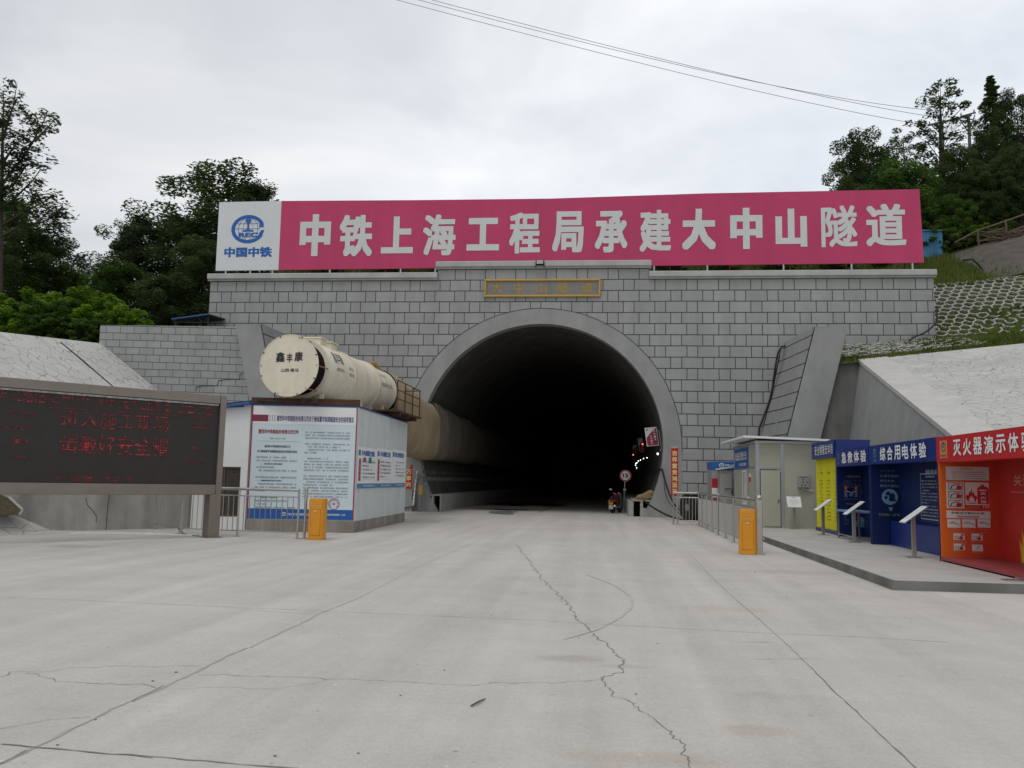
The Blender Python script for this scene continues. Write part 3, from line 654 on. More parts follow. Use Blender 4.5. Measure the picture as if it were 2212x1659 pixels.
# bare earth bank at the upper right (a cut face in the hill)
def hz(x, y): return right_z(x, y) if y > 42 else berm_z(x, y)
ex = [19.8+i*.7 for i in range(40)]; ey = [47.6, 48.4, 49.4, 50.6, 52, 53.5, 55, 56.5]
vs = []
for j, y in enumerate(ey):
    for i, x in enumerate(ex):
        s = .14 + .5*sm(.0, 1.0, min(1, (x-20)/4))*math.sin(math.pi*min(1, (y-47.4)/9.5))
        lo = 20.2+.5*(y-47.6)*.2+MN.noise(V((y, 0, 5)))*1.2
        vs.append(V((max(x, lo), y, hill_z(max(x, lo), y)+s-.12+MN.noise(V((x*.9, y*.9, 8)))*.14)))
ne = len(ex)
tag(MB().add(vs, [(j*ne+i, j*ne+i+1, (j+1)*ne+i+1, (j+1)*ne+i) for j in range(len(ey)-1) for i in range(ne-1)]).build('earth_bank', dirt, smooth=True), kind='structure')

# far hill
vs = []; fxs = [-210+i*6 for i in range(26)]
for y, k in ((300, 0), (330, 1), (380, .6)):
    for x in fxs: vs.append(V((x, y, 2+k*(68*math.exp(-((x+148)/38)**2)+40*math.exp(-((x+190)/30)**2)+MN.noise(V((x*.08, y*.02, 1)))*7))))
nf = len(fxs)
tag(MB().add(vs, [(j*nf+i, j*nf+i+1, (j+1)*nf+i+1, (j+1)*nf+i) for j in range(2) for i in range(nf-1)]).build('far_hill', mat('far_forest', (.045, .06, .045), 1, var=.4, scale=.12, bump=.8, bscale=.3, spec=0), smooth=True), kind='structure')

# hexagonal concrete lattice on the slope beside the portal and on the berm
lat_m = mat('lattice_concrete', (.34, .335, .305), .9, var=.25, scale=3, spec=.2)
def lattice(name, x0, x1, y0, y1, zf, a, label, seed, drop=lambda x, y: 0):
    rnd = random.Random(seed); mb = MB(); seen = set()
    wx, wy = a*math.sqrt(3), a*1.5*.80
    jmax = int((y1-y0)/wy); imax = int((x1-x0)/wx)
    for j in range(jmax+1):
        for i in range(imax+1):
            cx = x0+i*wx+(wx/2 if j % 2 else 0); cy = y0+j*wy
            ps = [(cx+a*math.sin(R(60*k)), cy+a*.80*math.cos(R(60*k))) for k in range(6)]
            for k in range(6):
                p, q = ps[k], ps[(k+1) % 6]
                key = tuple(sorted(((round(p[0], 1), round(p[1], 1)), (round(q[0], 1), round(q[1], 1)))))
                if key in seen: continue
                seen.add(key)
                if rnd.random() < drop((p[0]+q[0])/2, (p[1]+q[1])/2): continue
                A_ = V((*p, zf(*p)+rnd.uniform(-.02, .05))); B_ = V((*q, zf(*q)+rnd.uniform(-.02, .05)))
                d = (B_-A_).normalized(); s = d.cross(V((0, -.6, .8))).normalized()*.034; u = V((0, -.5, .8)).normalized()*.065
                mb.hexa([A_-s-u, A_+s-u, A_+s+u, A_-s+u], [B_-s-u, B_+s-u, B_+s+u, B_-s+u])
    o = mb.build(name, lat_m, loc=((x0+x1)/2, (y0+y1)/2, zf((x0+x1)/2, (y0+y1)/2)))
    return tag(o, label, 'slope lattice')
lattice('hexagon_lattice', 15.95, 25, 42.4, 47.2, right_z, .285, 'hexagonal concrete lattice covering the steep grassy slope right of portal', 4, lambda x, y: .02 if y > 44.3 or x < 18 else .35)
lattice('hexagon_lattice', 10.9, 16.6, 39.3, 41.7, berm_z, .28, 'strip of hexagonal concrete lattice on the low berm under portal wall', 5, lambda x, y: .10+.12*max(0, x-13))

# grass and weeds
def grass(name, n, area, zf, h, mt, seed, label=None, dens=lambda x, y: 1):
    rnd = random.Random(seed); mb = MB(); k = 0
    while k < n:
        x = rnd.uniform(area[0], area[1]); y = rnd.uniform(area[2], area[3]); k += 1
        if rnd.random() > dens(x, y): continue
        z = zf(x, y)-.02; hh = h*rnd.uniform(.4, 1.25); a = rnd.uniform(0, 6.28); w = rnd.uniform(.02, .05)
        d = V((math.cos(a), math.sin(a), 0)); l = V((rnd.uniform(-.5, .5), rnd.uniform(-.5, .3), 0))*hh
        b = V((x, y, z)); mb.add([b-d*w, b+d*w, b+l+V((0, 0, hh))], [(0, 1, 2)])
    tag(mb.build(name, mt, fix=False), kind='stuff')
grass_m = leaf_mat('grass_blades', (.05, .085, .016), (.17, .20, .045), .5)
grass('grass', 9000, (10.2, 24, 38.15, 42.0), berm_z, .22, grass_m, 1, dens=lambda x, y: .10+.75*sm(13.5, 15.8, x)+(.5 if y < 39.0 else 0))
grass('grass', 12000, (15.6, 27, 42, 47.6), right_z, .17, grass_m, 2, dens=lambda x, y: .22 if (y > 44.4 and x > 16.3) else .95)
grass('grass', 12000, (15.0, 24.5, 46.8, 56), hill_z, .42, grass_m, 3, dens=lambda x, y: 1 if x < 20.6+.1*(y-47) else .12)
grass('grass', 12000, (-21, 15.5, 44.0, 49), hill_z, .40, grass_m, 6)

# ------------------------------------------------------------------ trees
def leafy(mb, c, n, r, size, rnd, flat=.75):
    for _ in range(n):
        while True:
            q = V((rnd.uniform(-1, 1), rnd.uniform(-1, 1), rnd.uniform(-1, 1)))
            if q.length_squared < 1: break
        p = c+V((q.x*r, q.y*r, q.z*r*flat))
        a = rnd.uniform(0, 6.28); t = rnd.uniform(-.9, .9)
        u = V((math.cos(a), math.sin(a), rnd.uniform(-.5, .25))).normalized(); v = u.cross(V((t, rnd.uniform(-.6, .6), 1))).normalized()
        s = size*rnd.uniform(.6, 1.35)
        mb.add([p-u*s, p+v*s*.42, p+u*s, p-v*s*.42], [(0, 1, 2), (0, 2, 3)])
def tree_mesh(kind, h, rad, seed, clumps, leaves, size, trunk_r=None):
    """trunk with limbs, and a crown made of leaf clumps carried by the limbs"""
    rnd = random.Random(seed); tb = MB(); cb = MB(); tr = trunk_r or h*.014+.04
    bend = V((rnd.uniform(-.06, .06), rnd.uniform(-.06, .06), 0))*h
    top = V((0, 0, h*.97))+bend
    axis = lambda s: V((bend.x*s*s, bend.y*s*s, h*.97*s))
    tb.tube([axis(s) for s in (0, .15, .35, .55, .75, .9, 1)], [tr*1.25, tr, tr*.8, tr*.6, tr*.38, tr*.2, tr*.06], 7)
    if kind == 'upright':
        for i in range(clumps):
            z0 = .16+.74*i/(clumps-1); a = i*2.399+rnd.uniform(-.5, .5); b0 = axis(z0); ln = h*(.34-.22*z0)*rnd.uniform(.7, 1.15)*rad/h*3.2
            tp = b0+V((math.cos(a)*.62, math.sin(a)*.62, .85*rnd.uniform(.6, 1.1)))*ln; md = b0.lerp(tp, .5)+V((math.cos(a), math.sin(a), -.3))*ln*.08
            tb.tube([b0, md, tp], [tr*.30*(1.1-z0)+.012, tr*.2*(1.1-z0)+.01, .008], 4, False)
            for k in range(11):
                q = .22+.78*k/10; p = b0.lerp(md, q*2) if q < .5 else md.lerp(tp, q*2-1)
                leafy(cb, p+V((rnd.uniform(-1, 1), rnd.uniform(-1, 1), rnd.uniform(-.6, .6)))*.16*ln*(1.1-q*.6), int(leaves*rnd.uniform(.4, 1.1)*.55), .05*h*rnd.uniform(.5, 1.1), size, rnd, .8)
        for k in range(14): leafy(cb, axis(.5+.5*k/13)+V((rnd.uniform(-.4, .4), rnd.uniform(-.4, .4), 0)), int(leaves*.7), .055*h, size, rnd, .8)
        return tb, cb
    for i in range(clumps):
        s = i/(clumps-1)
        if kind == 'pine': z0 = .30+.70*s; rr = rad*(.30+.70*math.sin(math.pi*min(1, (1.04-z0)*1.25)))
        elif kind == 'conifer': z0 = .14+.86*s; rr = rad*(1.03-z0)**.9
        elif kind == 'poplar': z0 = .25+.75*s; rr = rad*(.30+.7*math.sin(math.pi*min(1, (1.02-z0)*1.15))**.8)
        else: z0 = .22+.76*s; rr = rad*math.sqrt(max(.02, 1-((z0-.52)/.50)**2))
        a = i*2.399+rnd.uniform(-.6, .6)
        k = rnd.uniform(.30, 1.0)**.7 if kind != 'shrub' else rnd.uniform(.3, 1.12)
        base = axis(max(.08, z0-.10-.16*k*(0 if kind == 'conifer' else 1)))
        tip = axis(min(1, z0))+V((math.cos(a), math.sin(a), 0))*rr*k
        if kind == 'conifer': tip.z -= rr*.15*k; 
        else: tip.z += rnd.uniform(-.03, .04)*h
        cr = (.30+.16*rnd.random())*rad*{'pine': .46, 'shrub': .40}.get(kind, .62) if kind != 'conifer' else (.07+.26*(1-z0))*rad*rnd.uniform(.8, 1.3)
        mid = base.lerp(tip, .5)+V((0, 0, .04*h if kind != 'conifer' else 0))
        if k > .35: tb.tube([base, mid, tip], [tr*.32*(1.1-z0)+.01, tr*.2*(1.1-z0)+.008, .008], 4, False)
        leafy(cb, tip, int(leaves*rnd.uniform(.6, 1.3)), max(.25, cr), size, rnd, .7 if kind != 'conifer' else .42)
        if k > .6 and kind != 'open': leafy(cb, base.lerp(tip, .6), int(leaves*.5), cr*.9, size, rnd, .6)
    return tb, cb
class TreeKind:
    def __init__(s, kind, h, rad, seed, clumps, leaves, size, lm, trunk_r=None):
        s.tb, s.cb = tree_mesh(kind, h, rad, seed, clumps, leaves, size, trunk_r); s.lm = lm; s.proto = None; s.h = h
    def place(s, name, loc, label, cat='tree', group=None, rz=0.0, sc=1.0, w=1.0):
        if s.proto is None:
            e = thing(name, (0, 0, 0), label, cat, group)
            s.tb.build('trunk', bark, e, smooth=True); s.cb.build('crown', s.lm, e, fix=False)
            e.location = loc; e.rotation_euler = (0, 0, rz); e.scale = (sc*w, sc*w, sc); s.proto = e
            e.name = name; return e
        r = dup(s.proto, loc, rz, (sc*w, sc*w, sc), label); r['category'] = cat; r.name = name
        if group: r['group'] = group
        elif 'group' in r: del r['group']
        return r
bushy = [TreeKind('round', 10, 4.0, 20+i, 52, 330, .15, leaf_dark if i != 2 else leaf_mid) for i in range(3)]
conif = [TreeKind('conifer', 11, 3.1, 40+i, 95, 130, .13, leaf_dark) for i in range(2)]
airy = [TreeKind('upright', 10, 3.6, 60, 26, 80, .105, leaf_grey), TreeKind('upright', 16, 4.6, 66, 24, 74, .115, leaf_grey, .20)]
pine = TreeKind('pine', 10, 2.6, 71, 44, 75, .14, leaf_dark)
shrub_b = [TreeKind('shrub', 3.4, 2.3, 80+i, 62, 150, .11, leaf_bright if i else leaf_mid, .06) for i in range(3)]
def tz(x, y): return hill_z(x, y)-.15
def plant(k, px, py_base_y, name, label, sc=1.0, rz=None, top=None, group=None, cat='tree', w=1.0):
    """px: where it stands across the view; py_base_y: its distance; top: the pixel row its crown reaches"""
    Y = py_base_y; p = PY(px, 700, Y); z = tz(p.x, Y)
    if top is not None: sc = max(.3, (PY(px, top, Y).z-z)/k.h)
    return k.place(name, (p.x, Y, z), label, cat, group, rz if rz is not None else (px*.37) % 6.28, sc, w)
# left side
def limb_tree(name, label, Y, trunk, limbs, seed):
    """one particular tree: its trunk and each big limb follow the photograph, leaves cluster along the outer limbs"""
    rnd = random.Random(seed); zt = lambda a, b: (a/2.588, 139.4+b/2.588)
    base = PY(*zt(*trunk[0]), Y); base.z = tz(base.x, Y); t = thing(name, base, label, 'tree')
    tb, cb = MB(), MB()
    tp = [base]+[PY(*zt(*q), Y) for q in trunk]; n = len(tp)
    tb.tube(tp, [.24*(1-.92*i/(n-1)) for i in range(n)], 7)
    def leaves(p0, p1, dens, r0):
        k = max(2, int((p1-p0).length/.28))
        for i in range(k):
            p = p0.lerp(p1, i/k)+V((rnd.gauss(0, r0*.45), rnd.gauss(0, r0*.6), rnd.gauss(0, r0*.45)))
            leafy(cb, p, int(dens*rnd.uniform(.3, 1.2)), r0*rnd.uniform(.5, 1.0), .15, rnd, .9)
            if rnd.random() < .7:
                e = p+V((rnd.uniform(-1, 1), rnd.uniform(-1, 1), rnd.uniform(-.5, .6)))*r0*1.3; tb.tube([p0.lerp(p1, i/k), e], [.016, .006], 3, False); leafy(cb, e, int(dens*.5), r0*.5, .15, rnd, .9)
    for a_, b_ in zip(tp[3:], tp[4:]): leaves(a_, b_, 52, .75)
    for li, (st, pts) in enumerate(limbs):
        dy = rnd.uniform(-1.4, 1.4); q = [PY(*zt(*p), Y+dy*i/len(pts)) for i, p in enumerate(pts)]
        tb.tube(q, [.09*(1-.9*i/(len(q)-1))+.008 for i in range(len(q))], 5)
        for i, (a_, b_) in enumerate(zip(q, q[1:])):
            if i >= st: leaves(a_, b_, 46, .60)
    tb.build('trunk', bark, t, smooth=True); cb.build('crown', leaf_grey, t, fix=False)
limb_tree('tall_tree', 'tall airy tree with limbs spreading right, highest at the left edge', 47, [(-6, 1350), (-2, 1050), (4, 850), (10, 650), (14, 450), (18, 290), (20, 150)],
    [(1, [(16, 420), (45, 320), (75, 230), (92, 128)]), (0, [(12, 330), (-60, 250), (-110, 180)]), (1, [(10, 680), (60, 600), (130, 520), (190, 420), (240, 330), (268, 258)]), (0, [(190, 430), (250, 370), (312, 300)]), (1, [(6, 800), (60, 770), (130, 700), (190, 640), (232, 575)]),
     (0, [(10, 560), (70, 470), (125, 400)]), (1, [(6, 900), (90, 850), (180, 800), (250, 765), (312, 712)]), (1, [(4, 960), (120, 900), (240, 880), (320, 835), (385, 842)]), (0, [(310, 850), (345, 800), (350, 775)]), (0, [(5, 820), (-80, 700), (-150, 640)]), (0, [(8, 700), (70, 680), (150, 560), (185, 560)])], 5)
plant(bushy[0], 20, 52, 'broadleaf_tree', 'dense dark tree below the tall airy tree at left edge', top=452)
plant(bushy[1], 92, 58, 'broadleaf_tree', 'dark rounded tree just left of the far hill notch', top=512)
plant(bushy[2], -60, 60, 'broadleaf_tree', 'mid green tree cut off by the left frame edge', top=400)
plant(bushy[0], 300, 60, 'broadleaf_tree', 'broad dark tree with feathery top midway between left edge and billboard', top=452, rz=.6)
plant(bushy[1], 395, 63, 'broadleaf_tree', 'dark tree filling the space between two taller crowns left of billboard', top=462, rz=4)
plant(airy[0], 268, 57, 'broadleaf_tree', 'thin feathery tree at the left side of the dark left clump', top=470, rz=5)
plant(bushy[1], 490, 58, 'broadleaf_tree', 'tallest dark tree right beside the white billboard panel', top=372, rz=1.2)
plant(airy[0], 540, 56, 'broadleaf_tree', 'feathery tree top peeking over the left end of billboard', top=385, rz=3.1)
plant(bushy[2], 235, 55, 'broadleaf_tree', 'lower mid green tree in front of the dark left clump', top=560, rz=2)
plant(bushy[0], 440, 52, 'broadleaf_tree', 'dark tree standing close behind the small blue roof', top=520, rz=3)
plant(bushy[2], 160, 66, 'broadleaf_tree', 'low distant tree beneath the far hill at left', top=592, rz=5)
plant(bushy[2], 205, 62, 'broadleaf_tree', 'green tree in the dip left of the feathery tree', top=585, rz=1.1)
plant(bushy[2], 118, 55, 'broadleaf_tree', 'green tree behind the middle of the bush hedge', top=565, rz=3.3)
plant(bushy[1], 340, 50, 'broadleaf_tree', 'low dark tree behind the left block side wall', top=590, rz=5.2)
for i, (px, Y, tp, k) in enumerate(((20, 43.4, 655, 1), (75, 44.2, 632, 2), (130, 43.2, 650, 0), (185, 44.4, 628, 1), (235, 43.6, 655, 2), (275, 43, 668, 1), (-30, 44, 640, 2), (110, 42.2, 682, 0), (190, 42.0, 690, 0), (50, 42.2, 690, 2))):
    lab = ['bright green bush second from the left edge above the stone slope', 'yellow-green bush third from left edge above the stone slope', 'deep green bush with long leaves above middle of left slope', 'bright bush in the middle of the hedge above left slope', 'yellow-green bush near the right end of the hedge', 'rightmost bright bush of the hedge beside block side wall', 'leftmost bush of the hedge cut by the frame',
           'low dark bush in front of the hedge, left of centre', 'low dark bush in front of the hedge, near the side wall', 'low bright bush at the front of hedge near left edge'][i]
    plant(shrub_b[k], px, Y, 'bush', lab, top=tp, group='bushes above the left stone slope', cat='bush')
# right hillside
RT_ = [(1870, 62, 290, 7, 'pointed dark tree at the left end of the right hillside'), (1842, 60, 372, 7, 'small dark tree just above the right part of the billboard'), (1905, 64, 330, 0, 'dark tree behind the pointed tree on right hillside'),
       (1968, 70, 283, 5, 'small round-headed dark tree on the skyline left of the tall pine'), (2044, 72, 182, 5, 'tall isolated open pine standing on the right skyline by the power pole'), (2170, 72, 160, 4, 'tallest pointed conifer near the right frame edge'),
       (2222, 70, 195, 7, 'dark conifer cut by the right frame edge'), (2138, 68, 275, 0, 'dense dark tree left of the tallest conifer'), (1998, 58.5, 385, 2, 'bright mid green tree in the centre of right hillside'),
       (1938, 58.2, 352, 2, 'mid green spreading tree above the billboard end'), (2075, 64, 330, 7, 'dark tree below the power pole'), (2120, 61, 375, 0, 'dark round tree in the middle of right hillside'), (2190, 61, 330, 0, 'large dark tree at the right edge of hillside'),
       (2040, 60, 430, 0, 'dark tree behind the blue container'), (2095, 59, 460, 2, 'mid green tree above the wooden railing'), (2160, 58.5, 430, 0, 'dark tree above the bare earth bank'), (2215, 59, 440, 7, 'dark tree at right edge above the railing'),
       (1880, 58, 400, 0, 'dark low tree half hidden by billboard corner'), (1995, 58, 440, 0, 'dark low tree left of the blue container')]
for px, Y, tp, ki, lab in RT_:
    k = (bushy+conif+[pine, airy[0]])[{0: 0, 1: 3, 2: 2, 4: 4, 5: 5, 6: 6, 7: 1}[ki]]
    plant(k, px, Y, 'conifer' if ki in (1, 4, 5) else 'broadleaf_tree', lab, top=tp, group='trees on the right hillside', w=(.66 if tp < 330 or px < 1900 else .95) if ki in (0, 2, 7) else 1.0)
for i, (px, Y, tp) in enumerate(((2020, 57, 480), (2078, 57.3, 492), (2130, 57.2, 485), (1990, 57.5, 490), (2185, 57.2, 478), (2110, 57.6, 505))):
    plant(shrub_b[i % 3 if i % 3 != 1 else 0], px, Y, 'bush', ['bush directly behind the blue container roof', 'bush right of the blue container end', 'bush behind the middle of the wooden railing', 'bush left of the blue container by billboard edge', 'bush behind the right end of the wooden railing', 'low bush between container and railing'][i], top=tp, cat='bush', group='bushes at the foot of right hillside')
for i, px in enumerate((700, 830, 960, 1445, 1560, 1680, 1800)):
    plant(shrub_b[(i*2) % 3], px, 45.5, 'bush', 'low green bush glimpsed in the gap under the billboard', sc=.42, cat='bush', group='bushes under the billboard')

# ------------------------------------------------------------------ poster helper: flat prints gathered by material into parts
class Poster:
    def __init__(s, parent, M): s.p = parent; s.M = M; s.b = {}
    def mb(s, name, m): return s.b.setdefault((name, m.name), (MB(), m))[0]
    def rect(s, u0, u1, v0, v1, m, d=.004, name='printed_field'): s.mb(name, m).rect(u0, u1, v0, v1, d, s.M)
    def poly(s, pts, m, d=.006, name='picture'): s.mb(name, m).plate(pts, d, s.M)
    def ring(s, *a, m=None, name='picture', **k): s.mb(name, m).ring(*a, s.M, **k)
    def text(s, t, u0, u1, v0, v1, m, d=.008, bold=0.0, keep=False, name='lettering'): s.mb(name, m).text(t, s.M, u0, u1, v0, v1, d, bold, keep)
    def frame(s, u0, u1, v0, v1, w, m, d=.006, name='printed_frame'):
        q = s.mb(name, m)
        q.rect(u0, u1, v0, v0+w, d, s.M); q.rect(u0, u1, v1-w, v1, d, s.M); q.rect(u0, u0+w, v0+w, v1-w, d, s.M); q.rect(u1-w, u1, v0+w, v1-w, d, s.M)
    def spaced(s, t, u0, u1, v0, v1, m, d=.008, bold=0.0, fill=.80):
        n = len(t); p = (u1-u0)/(n-1+fill)
        for i, c in enumerate(t): s.text(c, u0+i*p, u0+i*p+p*fill, v0, v1, m, d+.0001*i, bold)
    def paragraph(s, src, u0, u1, v1, lh, n, m, fill=.62, seed=0, per=26, bold=.0, d=.008, skip=()):
        rnd = random.Random(seed); k = seed*7
        for i in range(n):
            if i in skip: continue
            ll = 1.0 if rnd.random() > .28 else rnd.uniform(.25, .8); c = max(3, int(per*ll))
            t = ''.join(src[(k+j) % len(src)]+('\u3000' if rnd.random() < .16 and 0 < j < c-1 else '') for j in range(c)); k += c+3
            a = u0+(u1-u0)*(.07 if rnd.random() < .2 else 0)
            s.text(t, a, a+(u1-a)*ll, v1-i*lh-lh*fill, v1-i*lh, m, d, bold)
    def done(s):
        return [b.build(n, m, s.p, fix=False) for (n, _), (b, m) in s.b.items()]

def emblem(P, cu, cv, r, m, m_bg, d=.008, letters=True):
    """round railway emblem: a C-shaped ring, globe lines, a rail section and letters"""
    q = P.mb('emblem', m)
    q.ring(cu, cv, r*.78, r, d, P.M, R(28), R(332), 40, 1.2)
    q.plate([(cu+1.2*r*math.cos(R(28))*.72, cv+r*.12), (cu+1.2*r*.92, cv+r*.12), (cu+1.2*r*.90, cv+r*.47), (cu+1.2*r*.68, cv+r*.47)], d+.0006, P.M)
    q.plate([(cu+1.2*r*.62, cv-r*.42), (cu+1.2*r*.84, cv-r*.54), (cu+1.2*r*.97, cv-r*.08), (cu+1.2*r*.78, cv-r*.08)], d+.0006, P.M)
    for k in (.40, .80): q.ring(cu, cv, r*.775, r*.81, d+.001, P.M, 0, 2*math.pi, 36, k*1.1)
    for v in (.02, .38): 
        w = math.sqrt(max(0, .79**2-v*v))*1.2*r; q.rect(cu-w, cu+w*.9, cv+v*r-.012*r, cv+v*r+.02*r, d+.0014, P.M)
    q.plate([(cu-.20*r, cv+.62*r), (cu-.12*r, cv+.74*r), (cu+.12*r, cv+.74*r), (cu+.20*r, cv+.62*r), (cu+.16*r, cv+.46*r), (cu+.07*r, cv+.40*r), (cu+.07*r, cv-.02*r), (cu+.40*r, cv-.10*r), (cu+.40*r, cv-.18*r), (cu-.40*r, cv-.18*r), (cu-.40*r, cv-.10*r), (cu-.07*r, cv-.02*r), (cu-.07*r, cv+.40*r), (cu-.16*r, cv+.46*r)], d+.002, P.M)
    if letters: q.text('REC', P.M, cu-.66*r, cu+.74*r, cv-.58*r, cv-.24*r, d+.003, .05)

# ------------------------------------------------------------------ the big billboard
YB = 42.85
t = thing('billboard', (-3, YB, 12.0), 'huge pink-red billboard with white characters standing on the portal top', 'billboard')
FB = front(YB)
bl, bml, br = (-20.78, 12.43), (-17.30, 12.45), (15.42, 12.60); tl, tml, tr_ = (-20.80, 16.20), (-17.32, 16.22), (15.32, 16.31)
MB().prism([bml, br, tr_, (5, 16.27), (-3, 16.12), (-10, 16.15), tml], -.10, 0, FB).build('red_panel', mat('billboard_red', (.47, .040, .125), .6, var=.09, scale=.35, streak=.07, bump=.9, bscale=.7), t)
MB().prism([bl, bml, tml, tl], -.10, .001, FB).build('white_panel', mat('billboard_white', (.60, .63, .645), .6, var=.04, scale=1.0, streak=.04), t)
mb = MB(); lw_ = mat('billboard_letter', (.56, .585, .575), .6, var=.05, scale=2)
xs_ = [(642, 688), (729, 809), (820, 897), (910, 988), (1005, 1082), (1097, 1170), (1190, 1264), (1282, 1358), (1376, 1460) if False else (1379, 1452), (1471, 1548), (1573, 1651) if False else (1575, 1649), (1673, 1745), (1772, 1853), (1869, 1958)]
rowsP = [(459, 557), (461, 557), (464, 551), (460, 555), (467, 545), (456, 551), (453, 549), (456, 552) if False else (452, 549), (450, 547), (447, 543), (445, 542), (447, 537), (441, 537), (437, 535)]
boldf = [.056, .040, .056, .036, .056, .036, .040, .038, .036, .056, .056, .056, .022, .034]
for i, ch in enumerate('中铁上海工程局承建大中山隧道'):
    a, b = xs_[i]; p, q = rowsP[i]
    if i == 0: a, b = 643, 719; 
    c0, c1 = PY(a, q, YB), PY(b, p, YB)
    mb.text(ch, FB, c0.x+.06, c1.x-.06, c0.z+.05, c1.z-.05, .012, boldf[i])
mb.build('lettering', lw_, t)
P = Poster(t, FB); c = PY(536, 495, YB)
emblem(P, c.x, c.z, .78, mat('emblem_blue', (.012, .10, .36), .5, var=.04), None, .012)
a, b = PY(484, 556, YB), PY(588, 533, YB); P.text('中国中铁', a.x, b.x, a.z, b.z, mat('emblem_blue', (0, 0, 0)), .012, .045)
P.done()
for px in (487, 540, 588, 712, 865, 940, 1413, 1528, 1693, 1840, 1972):
    x = PY(px, 583, YB).x
    if x < -8.6 or x > 2.2: MB().box(x-.035, x+.035, 42.87, 42.94, 12.0, 12.62).build('post', alu, t)
mb = MB()
for z in (13.0, 14.3, 15.6): mb.box(-20.6, 15.2, 42.96, 43.02, z-.03, z+.03)
for i in range(13): 
    x = -20.4+i*2.95; mb.box(x-.03, x+.03, 43.02, 43.08, 12.0, 16.0); mb.tube([(x, 43.05, 15.2), (x, 44.9, 11.5)], .03, 5)
mb.build('back_frame', rust, t)

# ------------------------------------------------------------------ dot-matrix display screen
RA, LA = V((-9.98, 21.62, 0)), V((-15.2, 15.55, 0))
u = (RA-LA).normalized(); led_len = (RA-LA).length
FLD = frame(LA, u, (0, 0, 1))
t = thing('display_screen', (LA+RA)/2, 'large dark dot-matrix display in steel frame with red glowing characters', 'display screen')
ztop, zbot, st0, st1 = 3.70, 1.10, 3.47, 1.36
fm = MB(); Lx = led_len
fm.prism([(0, st0), (Lx-.16, st0), (Lx-.16, ztop-.01), (0, ztop)], -.30, .04, FLD).prism([(0, zbot), (Lx-.16, zbot), (Lx-.16, st1), (0, st1)], -.30, .04, FLD)
fm.build('frame', steel_br, t, bevel=.012)
MB().prism([(Lx-.30, 0), (Lx, 0), (Lx, ztop), (Lx-.16, ztop), (Lx-.16, zbot), (Lx-.30, zbot)], -.32, .055, FLD).build('post', steel_br, t, bevel=.012)
MB().prism([(0.1, 0), (.4, 0), (.4, zbot), (.1, zbot)], -.3, .05, FLD).build('post', steel_br, t, bevel=.012)
MB().prism([(Lx-.36, 0), (Lx+.06, 0), (Lx+.06, .02), (Lx-.36, .02)], -.36, .11, FLD).build('base_plate', steel_br, t)
MB().prism([(0, st1), (Lx-.16, st1), (Lx-.16, st0), (0, st0)], -.25, -.02, FLD).build('screen', mat('screen_black', (.034, .030, .028), .55, var=.12, scale=3, spec=.3), t)
MB().prism([(0, st0-.055), (Lx-.20, st0-.055), (Lx-.20, st0-.012), (0, st0-.012)], -.02, .012, FLD).build('trim', mat('screen_trim', (.30, .30, .30), .4, metal=.5, var=.5, scale=9), t)
def led_mat():
    M = bpy.data.materials.new('lit_red_dots'); M.use_nodes = True; tt = M.node_tree; b = tt.nodes['Principled BSDF']; l = tt.links.new
    b.inputs['Base Color'].default_value = (.05, .005, .005, 1); b.inputs['Emission Color'].default_value = (1, .03, .035, 1)
    geo = tt.nodes.new('ShaderNodeNewGeometry'); sp = tt.nodes.new('ShaderNodeSeparateXYZ'); l(geo.outputs['Position'], sp.inputs[0])
    row = math_node(tt, 'MULTIPLY', sp.outputs[2], 34.0)
    on = math_node(tt, 'GREATER_THAN', math_node(tt, 'FRACT', row), .42)
    n = tt.nodes.new('ShaderNodeTexNoise'); n.inputs['Scale'].default_value = 9; n.inputs['Detail'].default_value = 2
    l(geo.outputs['Position'], n.inputs['Vector'])
    wn = tt.nodes.new('ShaderNodeTexWhiteNoise'); wn.noise_dimensions = '1D'; l(math_node(tt, 'FLOOR', row), wn.inputs['W'])
    k = math_node(tt, 'MULTIPLY', on, math_node(tt, 'MULTIPLY', math_node(tt, 'MAXIMUM', math_node(tt, 'SUBTRACT', n.outputs['Fac'], .40), .0), math_node(tt, 'ADD', math_node(tt, 'MULTIPLY', wn.outputs['Value'], 1.8), .04)))
    l(k, b.inputs['Emission Strength']); return M
led = led_mat()
def led_uv(a, b):
    px, py = z1(a, b); d = ray(px, py); n = FLD.col[2].to_3d(); o = FLD.col[3].to_3d(); p = CAM+d*((o-CAM).dot(n)/d.dot(n)); q = FLD.inverted() @ p; return q.x, q.y
mb = MB()
def led_text(s, a0, b0, a1, b1, bold=.0):
    u0, v0 = led_uv(a0, b0); u1, v1 = led_uv(a1, b1)
    if u1 > u0: mb.text(s, FLD, u0, u1, min(v0, v1), max(v0, v1), -.012, bold)
u0, v0 = led_uv(-330, 585); u1, v1 = led_uv(1155, 668)
for s, a0, b0, a1, b1 in (('新建蒙华铁路洛阳', -330, 590, 400, 570-20), ('MHTJ-16标', 420, 640, 780, 590), ('大中山隧道', 805, 668, 1155, 625), ('出口 工区', 1215, 700, 1450, 660),
                          ('进入施工现场', 410, 790, 1150, 700+20), ('请戴好安全帽', 400, 975, 1140, 870),
                          ('安全生产', 75, 722, 250, 700), ('文明施工', 20, 805, 190, 790), ('带班', 85, 912, 195, 878), ('值班人员', 85, 1010, 225, 990), ('洞内人数', 1300, 800, 1415, 770), ('共计', 1295, 952, 1345, 930), ('作业人员', 1255, 1045, 1390, 1028), ('今日天气晴 温度 二十度 风力 三级', 370, 1160, 895, 1130)):
    led_text(s, a0, b0, a1, b1, 0)
